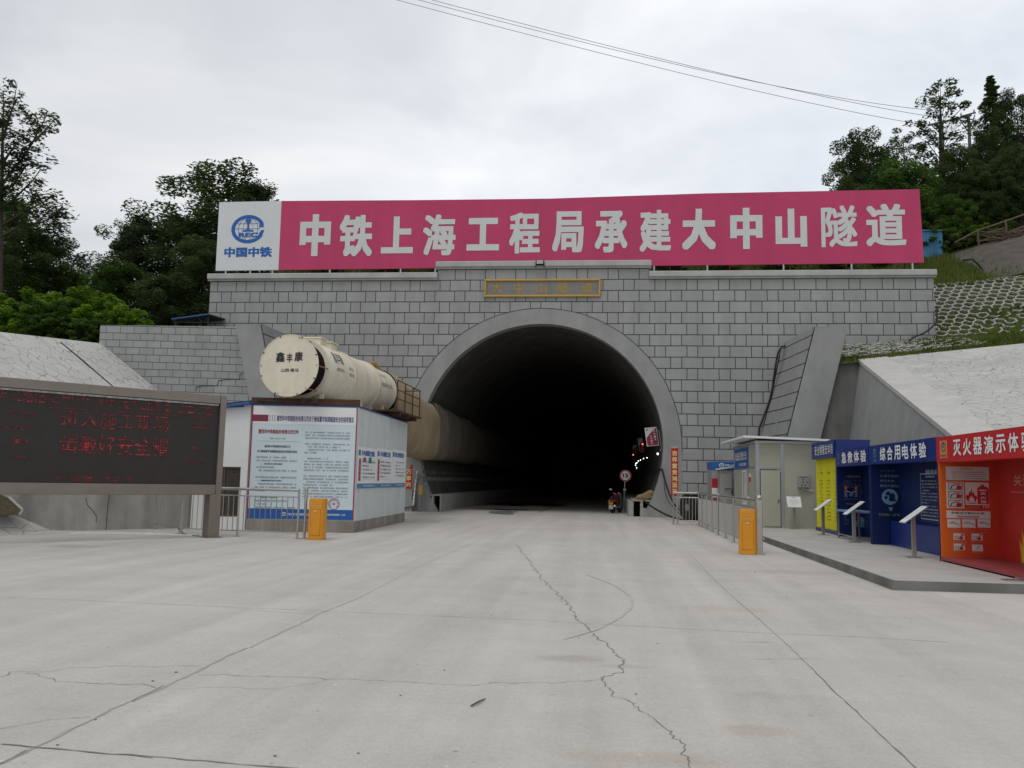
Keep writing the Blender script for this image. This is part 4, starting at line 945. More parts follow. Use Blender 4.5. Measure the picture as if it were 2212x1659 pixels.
def led_line(a0, b0, a1, b1, w=.012):
    (u0, v0), (u1, v1) = led_uv(a0, b0), led_uv(a1, b1); mb.plate([(u0, v0-w), (u1, v1-w), (u1, v1+w), (u0, v0+w)], -.0125, FLD)
led_line(330, 660, 1470, 735, .008); led_line(370, 1103, 1220, 1118, .006)
led_line(335, 660, 305, 1100, .005); led_line(1245, 740, 1200, 1100, .005)
mb.build('lettering', led, t, fix=False)

# ------------------------------------------------------------------ notice hut under the fan
HA, HB, HC, HD = V((-10.42, 24.43, 0)), V((-7.34, 24.90, 0)), V((-7.48, 31.9, 0)), V((-10.7, 31.5, 0))
t = thing('notice_hut', (-9, 27, 0), 'white panel hut covered with notice boards under the cream fan', 'hut')
def quadwall(mb, q, z0, z1_):
    k = len(q); mb.add([p+V((0, 0, z0)) for p in q]+[p+V((0, 0, z1_)) for p in q], [list(range(k))[::-1], list(range(k, 2*k))]+[(i, (i+1) % k, k+(i+1) % k, k+i) for i in range(k)])
mb = MB(); quadwall(mb, [HA, HB, HC, HD], .33, 3.70); mb.build('wall', panel_w, t)
ct = (HA+HB+HC+HD)/4; mb = MB(); quadwall(mb, [p+(p-ct).normalized()*.035 for p in (HA, HB, HC, HD)], 0, .335); mb.build('plinth', plinth_m, t, bevel=.01)
hu = (HB-HA).normalized(); FH = frame(HA, hu, (0, 0, 1)); hw = (HB-HA).length
FS = frame(HB, (HC-HB).normalized(), (0, 0, 1)); sw = (HC-HB).length
mb = MB()
for i in range(1, 36): 
    u_ = i*.2; mb.prism([(u_-.012, .34), (u_+.012, .34), (u_+.004, 3.69), (u_-.004, 3.69)], .0, .008, FS)
mb.build('panel_rib', panel_w, t)
MB().prism([(-.02, 3.70), (hw+.02, 3.70), (hw+.02, 3.735), (-.02, 3.735)], -.05, .03, FH).prism([(0, 3.70), (sw, 3.70), (sw, 3.74), (0, 3.74)], -.06, .03, FS).build('flashing', mat('blue_flashing', (.03, .07, .20), .5, var=.1), t)

# front notice board
nb_ = thing('notice_board', HA+hu*1.5, 'tall pale blue notice sheet with long text on the hut front', 'notice board')
P = Poster(nb_, FH)
MB().prism([(-.02, .36), (hw-.02, .36), (hw-.02, 3.68), (-.02, 3.68)], .008, .022, FH).build('sheet', board_w, nb_)
def nuv(a, b):
    px, py = z2(a, b); d = ray(px, py); n = FH.col[2].to_3d(); o = FH.col[3].to_3d(); p = CAM+d*((o-CAM).dot(n)/d.dot(n)); q = FH.inverted() @ p; return q.x, q.y
def nbox(a0, b0, a1, b1):
    (u0, v0), (u1, v1) = nuv(a0, b0), nuv(a1, b1); return min(u0, u1), max(u0, u1), min(v0, v1), max(v0, v1)
D = .026
P.rect(-.015, hw-.03, 3.16, 3.675, white_p, D); P.rect(-.015, hw-.03, .365, .66, blue_p, D)
P.rect(-.01, .47, 3.22, 3.42, mat('maroon_print', (.20, .035, .06), .5), D+.003)
for a in (.50, .57, .64): P.rect(a, a+.035, 3.22, 3.42, mat('grey_bar', (.35, .37, .40), .5), D+.003)
MB().rect(-.02, .015, .36, 3.68, D+.004, FH).build('edge_strip', red_d, nb_); MB().rect(hw-.055, hw-.02, .36, 3.68, D+.004, FH).build('edge_strip', red_d, nb_)
P.text('蒙西华中铁路股份有限公司关于确保蒙华铁路隧道安全的指导意见', .72, hw-.12, 3.235, 3.41, mat('title_navy', (.02, .04, .16), .5, var=0), D+.006, .02)
P.text('蒙西华中铁路股份有限公司文件', .20, 1.38, 2.86, 2.99, red_d, D+.004, .03)
P.text('蒙华〔2015〕53号', .55, 1.0, 2.70, 2.745, grey_ink, D+.004, .02)
P.rect(.18, 1.42, 2.635, 2.640, grey_ink, D+.003)
P.text('蒙西华中铁路股份有限公司', .40, 1.15, 2.45, 2.525, black_ink, D+.004, .03); P.text('关于确保蒙华铁路隧道质量安全的指导意见', .19, 1.36, 2.30, 2.38, black_ink, D+.004, .035)
src = '各参建单位为确保蒙华铁路隧道施工质量安全根据国家有关规定结合工程实际制定本指导意见隧道开挖应严格按照设计要求进行加强超前地质预报和监控量测及时支护仰拱二衬紧跟'
P.paragraph(src, .18, 1.38, 2.19, .098, 17, grey_ink, .54, 1, 22, .0, D+.004, (2, 5, 7, 11, 12))
P.paragraph(src, 1.58, hw-.22, 2.95, .086, 23, grey_ink, .56, 2, 24, .0, D+.004, (3, 8, 14))
P.text('一、总体要求及相关规定', .28, .95, 1.945, 1.995, black_ink, D+.005, .04); P.text('二、加强组织领导落实主体责任', .24, .95, 1.455, 1.505, black_ink, D+.005, .04); P.text('三、强化施工过程控制', .24, .85, .965, 1.015, black_ink, D+.005, .04)
cu, cv = nuv(727, 1388); cu = min(cu, hw-.5)
P.ring(cu, cv, .150, .165, D+.006, m=red_d, name='seal'); 
P.poly([(cu+.05*(1 if i % 2 == 0 else .4)*math.sin(math.pi*i/5), cv+.05*(1 if i % 2 == 0 else .4)*math.cos(math.pi*i/5)) for i in range(10)], red_d, D+.006, 'seal')
for i, ch in enumerate('蒙西华中铁路股份有限公司'):
    a = R(220-i*260/11); P.text(ch, cu+.118*math.cos(a)-.018, cu+.118*math.cos(a)+.018, cv+.118*math.sin(a)-.02, cv+.118*math.sin(a)+.02, red_d, D+.006, .02, name='seal')
emblem(P, 1.06, .51, .055, white_p, None, D+.006, False)
P.text('中铁上海工程局集团有限公司蒙华铁路', 1.16, 2.02, .475, .545, white_p, D+.006, .03); P.text('MHTJ-16标段项目部第二工区', 2.08, 2.86, .475, .545, white_p, D+.006, .03)
P.done()

# three smaller boards on the hut side
for k, (a, b, lab) in enumerate(((.05, 2.35, 'white side notice with red rows and a green block, nearest hut corner'), (2.38, 4.55, 'white side notice with table in the middle of hut side wall'), (4.58, 6.80, 'white side notice with scattered black entries, farthest from hut corner'))):
    nb_ = thing('notice_board', HB+(HC-HB).normalized()*(a+b)/2, lab, 'notice board', 'notice boards on the hut side wall')
    z0, zt = 1.30+.0*k, 2.55+.04*k
    MB().prism([(a, z0), (b, z0), (b, zt), (a, zt)], .010, .024, FS).build('sheet', white_p, nb_)
    P = Poster(nb_, FS); d = .028; w = b-a
    P.rect(a, b, z0, z0+.14, blue_lt, d); P.text('中铁上海工程局集团有限公司', a+w*.3, a+w*.9, z0+.045, z0+.10, white_p, d+.004, .03)
    P.rect(a+.05, a+.32, zt-.27, zt-.10, blue_lt, d); P.text(('大中山隧道安全质量', '大中山隧道施工进度', '重大危险源公示')[k], a+.40, a+w*.86, zt-.27, zt-.09, blue_p, d+.004, .03)
    if k < 2:
        P.rect(a+.12, a+.38, z0+.22, zt-.36, mat('rose_print', (.36, .16, .20), .5, var=0), d)
        for i, c_ in enumerate('安全质量'): P.text(c_, a+.18, a+.32, zt-.52-i*.17, zt-.42-i*.17, red_d, d+.004, .03)
        for i in range(7): P.rect(a+.48, b-.15, z0+.26+i*.10, z0+.263+i*.10, grey_ink, d)
        for i in range(5): P.rect(a+.48+i*.28, a+.485+i*.28, z0+.22, zt-.36, grey_ink, d+.001)
        if k == 0:
            P.rect(a+.62, a+.95, zt-.46, zt-.32, mat('rose_dark', (.30, .10, .15), .5, var=0), d+.003); P.rect(a+1.28, a+1.62, zt-.48, zt-.30, mat('teal_print', (.015, .22, .21), .5, var=0), d+.003)
    P.paragraph('隧道施工现场安全生产责任制度', a+.5, b-.2, zt-.42, .12, 5, grey_ink, .4, 5+k, 9, .03, d+.005)
    P.done()

# ------------------------------------------------------------------ axial fan casing on its steel deck
A0, A1 = V((-9.28, 24.15, 4.86)), V((-8.60, 31.4, 4.82)); ax = (A1-A0).normalized()
FT = Matrix((ax.cross(V((0, 0, 1))).normalized(), V((0, 0, 1)), -ax)).transposed().to_4x4(); FT.translation = A0   # u right, v up, w toward the viewer
t = thing('fan_deck', (-9, 27.5, 3.75), 'rusty brown beam deck carrying the fan above the notice hut', 'platform')
mb = MB()
MB().prism([(-.05, 3.745), (hw+.02, 3.745), (hw+.02, 3.93), (-.05, 3.93)], -.14, .04, FH).build('end_beam', rust, t)
for dx in (-1.0, -.35, .35, .72): 
    mbb = MB(); p, q = A0+FT.col[0].to_3d()*dx, A1+FT.col[0].to_3d()*dx; mbb.box(-.05, .05, 0, 7.7, 0, .16, frame((p.x, p.y+.35, 3.78), (1, 0, 0), (0, 1, 0)) @ Matrix()).build('beam', rust, t)
for yy in (29.2, 30.4, 31.7):
    MB().box(-10.5, -7.1, yy-.06, yy+.06, 3.66 if False else 3.76, 3.90).build('cross_beam', rust, t)
MB().box(-8.0, -7.05, 28.6, 32.4, 3.90, 3.95).build('walkway', rust, t)
t = thing('deck_railing', (-7.15, 30.6, 3.95), 'rusty brown railing with curved top at the end of fan deck', 'railing')
for yy in (28.7, 29.9, 31.1, 32.3): MB().tube([(-7.12, yy, 3.95), (-7.12, yy, 4.92), (-7.12, yy+.10, 4.98)], .022, 6).build('post', rust, t)
for z in (4.35, 4.65, 4.98): MB().tube([(-7.12, 28.7, z), (-7.12, 32.35, z)], .02, 6).build('rail', rust, t)
MB().tube([(-7.12, 32.32, 4.98), (-8.0, 32.34, 4.96)], .02, 6).build('rail', rust, t)
t = thing('ventilation_fan', (-9.2, 25, 3.95), 'big cream cylindrical fan casing with black characters on its round cover', 'fan')
rad = .915
def cyl(mb, d0, d1, r0, r1=None, n=48): mb.tube([A0+ax*d0, A0+ax*d1], [r0, r1 if r1 else r0], n)
mb = MB(); cyl(mb, 0, .05, .925); cov = mb.build('end_cover', cream, t, smooth=True)
mb = MB(); mb.ring(0, 0, .905, .93, .004, FT); mb.build('cover_rim', cream, cov)
mb = MB()
for k in range(8):
    a = R(20+45*k); mb.box(.905*math.cos(a)-.02, .905*math.cos(a)+.02, .905*math.sin(a)-.02, .905*math.sin(a)+.02, -.06, .012, FT)
mb.build('bolt', rust, cov)
P = Poster(cov, FT)
P.text('鑫', -.42, -.14, .10, .40, black_ink, .006, .03); P.text('丰', -.08, .11, .09, .36, black_ink, .006, .03); P.text('康', .17, .43, .12, .41, black_ink, .006, .03); P.text('山西·侯马', -.24, .32, -.20, -.09, black_ink, .006, .03)
P.done()
mb = MB(); cyl(mb, .10, .90, .79, .79); mb.build('hollow_shade', dark_void, t, smooth=True)  # near-black core, painting in the shade of the hollow behind the cover
for k in (0, 70, 180, 250, 310):
    a = R(k); p = A0+FT.col[0].to_3d()*.88*math.cos(a)+V((0, 0, .88*math.sin(a))); MB().tube([p-ax*.02, p+ax*.95], .018, 6).build('tie_rod', mat('red_rod', (.35, .10, .07), .6, var=.3, scale=10), t)
mb = MB(); cyl(mb, .80, .87, .935); cyl(mb, .87, 2.95, .905, .90); cyl(mb, 2.90, 3.0, .945); cyl(mb, 3.04, 3.14, .945); cyl(mb, 3.1, 5.2, .90, .885); cyl(mb, 5.15, 5.24, .93); cyl(mb, 5.27, 5.36, .93); cyl(mb, 5.33, 7.2, .885, .80); cyl(mb, 7.15, 7.25, .83)
mb.build('casing', cream, t, smooth=True)
for d in (1.75, 2.6):
    p = A0+ax*d+V((0, 0, .82)); MB().box(p.x-.26, p.x+.26, p.y-.28, p.y+.28, p.z, p.z+.24).box(p.x-.31, p.x+.31, p.y-.33, p.y+.33, p.z+.24, p.z+.28).build('terminal_box', cream, t, bevel=.01)
for d in (1.1, 3.02, 4.3, 5.25, 6.4):
    p = A0+ax*d; MB().box(p.x-.62, p.x-.5, p.y-.05, p.y+.05, 3.92, 4.3).box(p.x+.5, p.x+.62, p.y-.05, p.y+.05, 3.92, 4.3).box(p.x-.62, p.x+.62, p.y-.012, p.y+.012, 3.93, 4.2).build('support', cream, t)
MB().tube([A0+ax*6.0+V((0, 0, .9)), A0+ax*6.5+V((.15, 0, .98)), A0+ax*7.2+V((.25, 0, .72))], [.03, .09, .05], 6).build('tied_cloth', mat('ochre_cloth', (.33, .20, .05), .9, var=.3, scale=8), t)
# curved lettering on the casing side
def curved(mb, s, d0, d1, a0, a1, r=.912, bold=.03):
    vs, fs = glyphs(s, bold); xa, xb = min(q[0] for q in vs), max(q[0] for q in vs); ya, yb = min(q[1] for q in vs), max(q[1] for q in vs)
    U = FT.col[0].to_3d()
    out = [A0+ax*(d0+(x-xa)/(xb-xa)*(d1-d0))+U*r*math.cos(R(a0+(y-ya)/(yb-ya)*(a1-a0)))+V((0, 0, r*math.sin(R(a0+(y-ya)/(yb-ya)*(a1-a0))))) for x, y in vs]
    mb.add(out, fs)
mb = MB(); curved(mb, '鑫丰康', 1.35, 2.1, 18, 44); curved(mb, '山西·侯马', 1.42, 2.0, 2, 9); curved(mb, 'SDF(C)-', 2.45, 2.85, 10, 18); curved(mb, 'NO12.5', 2.45, 2.86, -1, 6); curved(mb, '大中山', 5.45, 6.2, 26, 33, .895); curved(mb, '双排之花', 5.5, 6.6, 2, 12, .89)
mb.build('lettering', black_ink, t, fix=False)

# canvas duct from the fan into the tunnel
t = thing('ventilation_duct', (-8.9, 38, 3), 'wide tan canvas duct running from the fan into tunnel', 'duct')
def duct(mb, keys, n=40, seed=0):
    pts = []; rr = []
    K = keys
    for (p, ra, rb), (q, sa, sb) in zip(K, K[1:]):
        m_ = max(2, int((V(q)-V(p)).length/.35))
        for i in range(m_): s = i/m_; pts.append(V(p).lerp(V(q), s)); rr.append((ra+(sa-ra)*s, rb+(sb-rb)*s))
    pts.append(V(K[-1][0])); rr.append(K[-1][1:])
    vs = []
    for i, (p, (ra, rb)) in enumerate(zip(pts, rr)):
        for k in range(n):
            a = 2*math.pi*k/n; wr = 1+.07*MN.noise(V((math.cos(a)*1.5, math.sin(a)*1.5+seed, p.y*.28)))+.06*MN.noise(V((math.sin(a)*2.2+p.y*.35, p.y*.5, seed+4)))
            c = math.cos(a); c = math.copysign(abs(c)**.5, c)
            vs.append(p+V((c*ra*wr, 0, math.sin(a)*rb*wr)))
    m_ = len(pts); mb.add(vs, [(i*n+k, i*n+(k+1) % n, (i+1)*n+(k+1) % n, (i+1)*n+k) for i in range(m_-1) for k in range(n)])
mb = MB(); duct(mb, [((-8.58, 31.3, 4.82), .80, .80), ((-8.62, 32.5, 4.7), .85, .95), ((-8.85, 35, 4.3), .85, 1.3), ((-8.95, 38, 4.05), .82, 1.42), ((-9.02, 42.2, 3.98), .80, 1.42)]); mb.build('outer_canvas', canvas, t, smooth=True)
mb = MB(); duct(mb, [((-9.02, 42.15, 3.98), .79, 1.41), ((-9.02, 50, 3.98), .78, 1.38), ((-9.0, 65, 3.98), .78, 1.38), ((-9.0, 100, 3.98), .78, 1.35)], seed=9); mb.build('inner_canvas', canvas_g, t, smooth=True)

# ------------------------------------------------------------------ white shed behind the display
t = thing('shed', (-11.5, 25, 0), 'small white shed with mesh window and blue roof left of hut', 'shed')
SA, SB = V((-12.42, 24.95, 0)), V((-10.50, 24.45, 0)); su = (SB-SA).normalized(); FSH = frame(SA, su, (0, 0, 1)); wsh = (SB-SA).length
w0, w1, h0, h1 = .70, 1.74, .40, 1.86
mb = MB()
for a, b, c, d in ((0, w0, 0, 3.55), (w1, wsh, 0, 3.72), (w0, w1, 0, h0), (w0, w1, h1, 3.65)): mb.prism([(a, c), (b, c), (b, d+.0), (a, d-.03)], -.09, 0, FSH)
mb.prism([(0, 0), (.08, 0), (.08, 3.5), (0, 3.5)], -4, -.1, FSH).prism([(wsh-.08, 0), (wsh, 0), (wsh, 3.6), (wsh-.08, 3.6)], -4, -.1, FSH)
mb.build('wall', white_p, t)
wd = MB(); wd.prism([(w0, h0), (w1, h0), (w1, h1), (w0, h1)], -1.0, -.9, FSH); wd = wd.build('window', dark_void, t)
fr = MB()
for a, b, c, d in ((w0, w0+.05, h0, h1), (w1-.05, w1, h0, h1), (w0+.05, w1-.05, h0, h0+.05), (w0+.05, w1-.05, h1-.05, h1), (1.12, 1.17, h0+.05, h1-.05)): fr.prism([(a, c), (b, c), (b, d), (a, d)], -.08, -.02, FSH)
fr.build('frame', mat('brown_frame', (.09, .075, .06), .7, var=.2), wd)
ms = MB()
for i in range(24): x = w0+.05+i*.038; ms.prism([(x, h0+.05), (x+.010, h0+.05), (x+.010, h1-.05), (x, h1-.05)], -.07, -.064, FSH)
for i in range(34): z = h0+.06+i*.039; ms.prism([(w0+.05, z), (w1-.05, z), (w1-.05, z+.010), (w0+.05, z+.010)], -.063, -.057, FSH)
ms.build('mesh_screen', mat('mesh_wire', (.17, .15, .125), .7, metal=.3, var=.2), wd)
RF = MB(); RF.prism([(-.1, 3.52), (wsh+.1, 3.72), (wsh+.1, 3.79), (-.1, 3.59)], -4.2, .22, FSH); RF.build('roof', mat('blue_sheet_roof', (.03, .10, .30), .5, var=.15), t)
o = MB().tube([V((wsh*.2, 0, 0))*0+FSH @ V((.6, 3.72, .2)), FSH @ V((1.2, 3.74, .12)), FSH @ V((2.1, 3.83, -.02)), FSH @ V((3.0, 3.80, -.1))], .028, 6).build('hose', black, loc=FSH @ V((1.2, 3.74, .12)))
tag(o, 'black hose lying along the edge of the blue shed roof', 'hose')

# truss roof peeping behind the left side wall
t = thing('truss_shelter', PY(420, 700, 40.2), 'small blue sheet roof on a dark truss behind left side wall', 'shelter')
pa, pb, pc = PY(372, 692, 40.2), PY(452, 681, 40.2), PY(452, 706, 40.2)
MB().hexa([pa, pb, pb+V((0, 0, .07)), pa+V((0, 0, .07))], [pa+V((0, 1.8, .1)), pb+V((0, 1.8, .1)), pb+V((0, 1.8, .17)), pa+V((0, 1.8, .17))]).build('roof', mat('underside_shade', (.025, .03, .035), .8, var=.2), t)  # blue roof coloured near-black: shade of its underside put into the colour
MB().tube([pa+V((-.02, -.03, .05)), pb+V((0, -.03, .05))], .035, 4).build('fascia', mat('blue_sheet_roof', (0, 0, 0)), t)
mb = MB(); q0 = PY(380, 707, 40.25); mb.tube([pa+V((.15, .05, 0)), V((pa.x+.15, 40.25, 8.4))], .025, 4)
nseg = 6
for i in range(nseg):
    s0, s1 = i/nseg, (i+1)/nseg; T0, T1 = pa.lerp(pb, s0), pa.lerp(pb, s1); B0, B1 = V((T0.x, 40.25, pa.z-.10+.0*s0)), V((T1.x, 40.25, pa.z-.10))
    mb.tube([B0, B1], .02, 4); mb.tube([B0, T1] if i % 2 else [T0, B1], .016, 4)
mb.build('truss', mat('truss_dark', (.05, .055, .06), .6, metal=.4, var=.2), t)
for q in (.1, .95):
    T0 = pa.lerp(pb, q); MB().tube([(T0.x, 40.3, 7.8), (T0.x, 40.3, T0.z)], .03, 5).build('post', mat('truss_dark', (0,)*3), t)

# ------------------------------------------------------------------ stainless railings
def railing(name, pts, posts, label, h=1.26, bar=.115, top_r=.038, lowz=.16, hiz=1.08, double_end=None):
    t = thing(name, (pts[0][0], pts[0][1], 0), label, 'railing')
    for p in posts:
        MB().tube([(p[0], p[1], 0), (p[0], p[1], h)], .03, 8).build('post', steel, t, smooth=True)
        MB().box(p[0]-.07, p[0]+.07, p[1]-.07, p[1]+.07, 0, .015).build('base_plate', steel, t)
    MB().tube([V((x, y, h)) for x, y in pts], top_r, 10).build('handrail', steel, t, smooth=True)
    mb = MB()
    for z in (lowz, hiz): mb.tube([V((x, y, z)) for x, y in pts], .016, 6)
    mb.build('rail', steel, t)
    spots = []
    for a, b in zip(pts, pts[1:]):
        a, b = V((*a, 0)), V((*b, 0)); n_ = int((b-a).length/bar)
        for i in range(1, n_): spots.append(a.lerp(b, i/n_))
    spots.sort(key=lambda p: (p-CAM).length); base = LOC[t.name]
    first = MB().tube([spots[0]+V((0, 0, lowz)), spots[0]+V((0, 0, hiz))], .011, 5, False).build('baluster', steel, t, loc=spots[0]); first.location = spots[0]-base
    for p in spots[1:100]:
        c = first.copy(); COL.objects.link(c); c.parent = t; c.location = p-base
    if len(spots) > 100:
        mb = MB()
        for p in spots[100:]: mb.tube([p+V((0, 0, lowz)), p+V((0, 0, hiz))], .011, 5, False)
        o = mb.build('baluster', steel, t); o['kind'] = 'stuff'
    return t
railing('steel_railing', [(-7.95, 21.87), (-9.69, 22.12), (-11.39, 22.4)], [(-7.95, 21.87), (-9.69, 22.12), (-11.39, 22.4)], 'stainless steel railing in front of the notice hut beside left yellow box', bar=.15)
t = railing('steel_railing', [(-11.5, 22.55), (-12.4, 23.4), (-13.1, 24.1)], [(-11.5, 22.55), (-13.1, 24.1)], 'short stainless railing behind the right part of the display screen', bar=.15)
o = thing('corner_post', (-7.80, 21.98, 0), 'stout steel post with round cap right beside left yellow box', 'post')
MB().tube([(-7.80, 21.98, 0), (-7.80, 21.98, 1.30)], .04, 10).build('shaft', steel, o, smooth=True)
MB().tube([(-7.80, 21.98, 1.30), (-7.80, 21.98, 1.33), (-7.80, 21.98, 1.36)], [.055, .05, .015], 10).build('cap', steel, o, smooth=True)
MB().box(-7.87, -7.73, 21.91, 22.05, 0, .015).build('base_plate', steel, o)
t = railing('steel_railing', [(2.74, 35.15), (3.71, 34.9), (3.67, 21.3)], [(2.74, 35.15), (2.90, 35.12), (3.71, 34.9), (3.69, 33.5), (3.69, 31.93), (3.68, 30.3), (3.66, 28.65), (3.68, 27.05), (3.66, 25.25)], 'long stainless railing running from right yellow box toward tunnel', bar=.125)
for y in (34.9, 28.65, 22.8): MB().tube([(3.68, y, 1.26), (3.68, y, 1.31), (3.68, y, 1.34)], [.05, .05, .01], 8).build('post_cap', steel, t, smooth=True)
o = thing('gate_post', (3.67, 21.18, 0), 'stout steel post with round cap right beside right yellow box', 'post')
MB().box(3.60, 3.74, 21.14, 21.22, 0, 1.30).build('shaft', steel, o, bevel=.01)
MB().tube([(3.67, 21.18, 1.30), (3.67, 21.18, 1.34), (3.67, 21.18, 1.39), (3.67, 21.18, 1.41)], [.06, .075, .055, .01], 12).build('cap', steel, o, smooth=True)
MB().box(3.55, 3.79, 21.06, 21.3, 0, .015).build('base_plate', steel, o)
for z in (.35, .62, .95): MB().box(3.745, 3.775, 21.15, 21.21, z, z+.06).build('hinge', steel, o)

# ------------------------------------------------------------------ yellow barrier boxes
def barrier_box(loc, rz, label):
    t = thing('barrier_box', loc, label, 'barrier box', 'yellow barrier boxes at both sides of the entrance')
    w, dp, H = .40, .32, 1.06; c = .06
    base = [(-w/2, -dp/2), (w/2-c, -dp/2), (w/2, -dp/2+c), (w/2, dp/2), (-w/2, dp/2)]
    rot = Matrix.Translation(V(loc)) @ Matrix.Rotation(rz, 4, 'Z')
    MB().prism(base, 0, .87, rot).build('body', orange_box, t, bevel=.012)
    MB().prism([(x*1.0, y*1.0) for x, y in base], .885, H-.02, rot).prism([(x*.93, y*.93) for x, y in base], H-.02, H, rot).build('lid', orange_box, t, bevel=.012)
    MB().prism([(x*1.012, y*1.012) for x, y in base], .87, .885, rot).build('seam', mat('seam_light', (.60, .42, .20), .4, var=.05), t)
    F_ = rot @ frame((0, -dp/2, 0), (1, 0, 0), (0, 0, 1))
    dmb = MB().prism([(-.14, .12), (.11, .12), (.11, .78), (-.14, .78)], .0, .006, F_); d = dmb.build('door', orange_box, t, bevel=.002)
    fr = MB()
    for a, b, e, f in ((-.146, .116, .112, .118), (-.146, .116, .782, .788), (-.146, -.141, .118, .782), (.111, .116, .118, .782)): fr.prism([(a, e), (b, e), (b, f), (a, f)], 0, .003, F_)
    fr.build('gap', mat('gap_brown', (.20, .09, .01), .8, var=0), d)
    mb = MB(); mb.tube([F_ @ V((-.02, .74, .004)), F_ @ V((-.02, .74, .022))], .026, 12); mb.build('lock', mat('chrome', (.7, .7, .7), .2, metal=1, var=0), d)
    return t
barrier_box((-7.43, 21.9, 0), R(2), 'yellow barrier box beside the left railing end before notice hut')
barrier_box((3.40, 21.2, 0), R(-2), 'yellow barrier box at the end of the right railing before the booths')

# ------------------------------------------------------------------ guard booth (putty white cabin)
ZP = .15
t = thing('guard_booth', (6.3, 33.9, ZP), 'pale putty guard booth with white roof edge and closed door', 'booth')
X0, X1, Y0, Y1, H = 5.35, 7.5, 31.4, 36.6, 3.12
MB().box(X0, X1, Y0, Y1, ZP, H).build('wall', putty, t)
rv = [V((4.86, 31.0, 3.30)), V((7.80, 31.0, 3.21)), V((7.80, 36.9, 3.24)), V((4.86, 36.9, 3.33))]
MB().add(rv+[q+V((0, 0, .07)) for q in rv], [(3, 2, 1, 0), (4, 5, 6, 7)]+[(i, (i+1) % 4, 4+(i+1) % 4, 4+i) for i in range(4)]).build('roof', white_p, t)
MB().box(X0-.05, X1+.05, Y0-.05, Y1, H+.002, H+.09).build('roof_beam', alu, t)
tr = MB(); FF = front(Y0); SS = side(X0)
for a, b in ((X0-.02, X0+.12), (6.20, 6.31), (X1-.08, X1)): tr.prism([(a, ZP), (b, ZP), (b, H), (a, H)], .002, .022, FF)
tr.prism([(X0+.12, 2.22), (6.20, 2.22), (6.20, 2.30), (X0+.12, 2.30)], .002, .022, FF)
for a, b in ((-Y0-.12, -Y0-.0), (-Y0-1.55, -Y0-1.48), (-Y1, -Y1+.1)): tr.prism([(a, ZP), (b, ZP), (b, H), (a, H)], .002, .022, SS)
tr.prism([(-Y1, 2.24), (-Y0, 2.24), (-Y0, 2.30), (-Y1, 2.30)], .002, .018, SS)
tr.build('trim', alu, t)
dr = MB().prism([(5.50, .20), (6.17, .20), (6.17, 2.10), (6.08, 2.17), (5.50, 2.17)], .004, .03, FF).build('door', putty, t)
MB().prism([(5.475, .17), (5.50, .17), (5.50, 2.19), (5.475, 2.19)], .004, .012, FF).prism([(6.172, .17), (6.195, .17), (6.195, 2.13), (6.172, 2.10)], .004, .012, FF).prism([(5.50, 2.172), (6.08, 2.172), (6.10, 2.19), (5.50, 2.19)], .004, .012, FF).build('gap', black_ink, dr)
MB().tube([V((6.10, 31.36, 1.10)), V((6.10, 31.31, 1.10))], .035, 10).tube([V((6.10, 31.36, 1.06)), V((6.10, 31.36, 1.16))], .02, 6).build('handle', mat('chrome', (0,)*3), dr)
wn_ = MB()
for a, b in ((-34.2, -33.55), ): wn_.prism([(a, .95), (b, .95), (b, 2.12), (a, 2.12)], .004, .012, SS)
wn_ = wn_.build('window', glass_d, t)
fr = MB()
for a, b, c, d in ((-34.28, -34.2, .88, 2.19), (-33.55, -33.47, .88, 2.19), (-34.2, -33.55, .88, .95), (-34.2, -33.55, 2.12, 2.19), (-33.90, -33.85, .95, 2.12)): fr.prism([(a, c), (b, c), (b, d), (a, d)], .004, .04, SS)
fr.build('frame', white_p, wn_)
s_ = thing('booth_sign', (5.33, 34.5, 2.7), 'blue sign with white characters on the side of guard booth', 'sign')
MB().prism([(-36.2, 2.27), (-32.9, 2.27), (-32.9, 3.05), (-36.2, 3.05)], .024, .04, SS).build('panel', blue_p, s_)
P = Poster(s_, SS); P.text('隧道进洞登记处', -36.0, -33.1, 2.58, 2.92, white_p, .046, .03); P.text('中铁上海工程局', -35.0, -33.3, 2.36, 2.48, white_p, .046, .03); P.done()
s_ = thing('paper_notice', (5.33, 32.6, 1.9), 'small red and white paper notice on side of guard booth', 'notice')
MB().prism([(-32.95, 1.70), (-32.45, 1.70), (-32.45, 2.05), (-32.95, 2.05)], .004, .010, SS).build('sheet', white_p, s_); MB().rect(-32.93, -32.47, 1.72, 1.92, .013, SS).build('print', red_p, s_)
t = thing('control_box', (6.95, 31.35, 1.8), 'grey control box with knobs on the front of guard booth', 'box')
MB().prism([(6.77, 1.58), (7.14, 1.58), (7.14, 2.0), (6.77, 2.0)], .003, .17, FF).build('case', grey_met, t, bevel=.01)
mb = MB()
for u_, v_ in ((6.92, 1.87), (6.92, 1.78), (7.06, 1.78), (6.88, 1.66), (7.0, 1.66)): mb.tube([FF @ V((u_, v_, .17)), FF @ V((u_, v_, .20))], .018, 8)
mb.rect(6.83, 7.08, 1.935, 1.955, .173, FF); mb.build('knob', black, t)
MB().tube([FF @ V((6.95, 1.58, .08)), FF @ V((6.95, 1.53, .08)), FF @ V((7.10, 1.50, .05)), FF @ V((7.3, 1.46, .03))], .02, 6).build('cable', white_p, t)

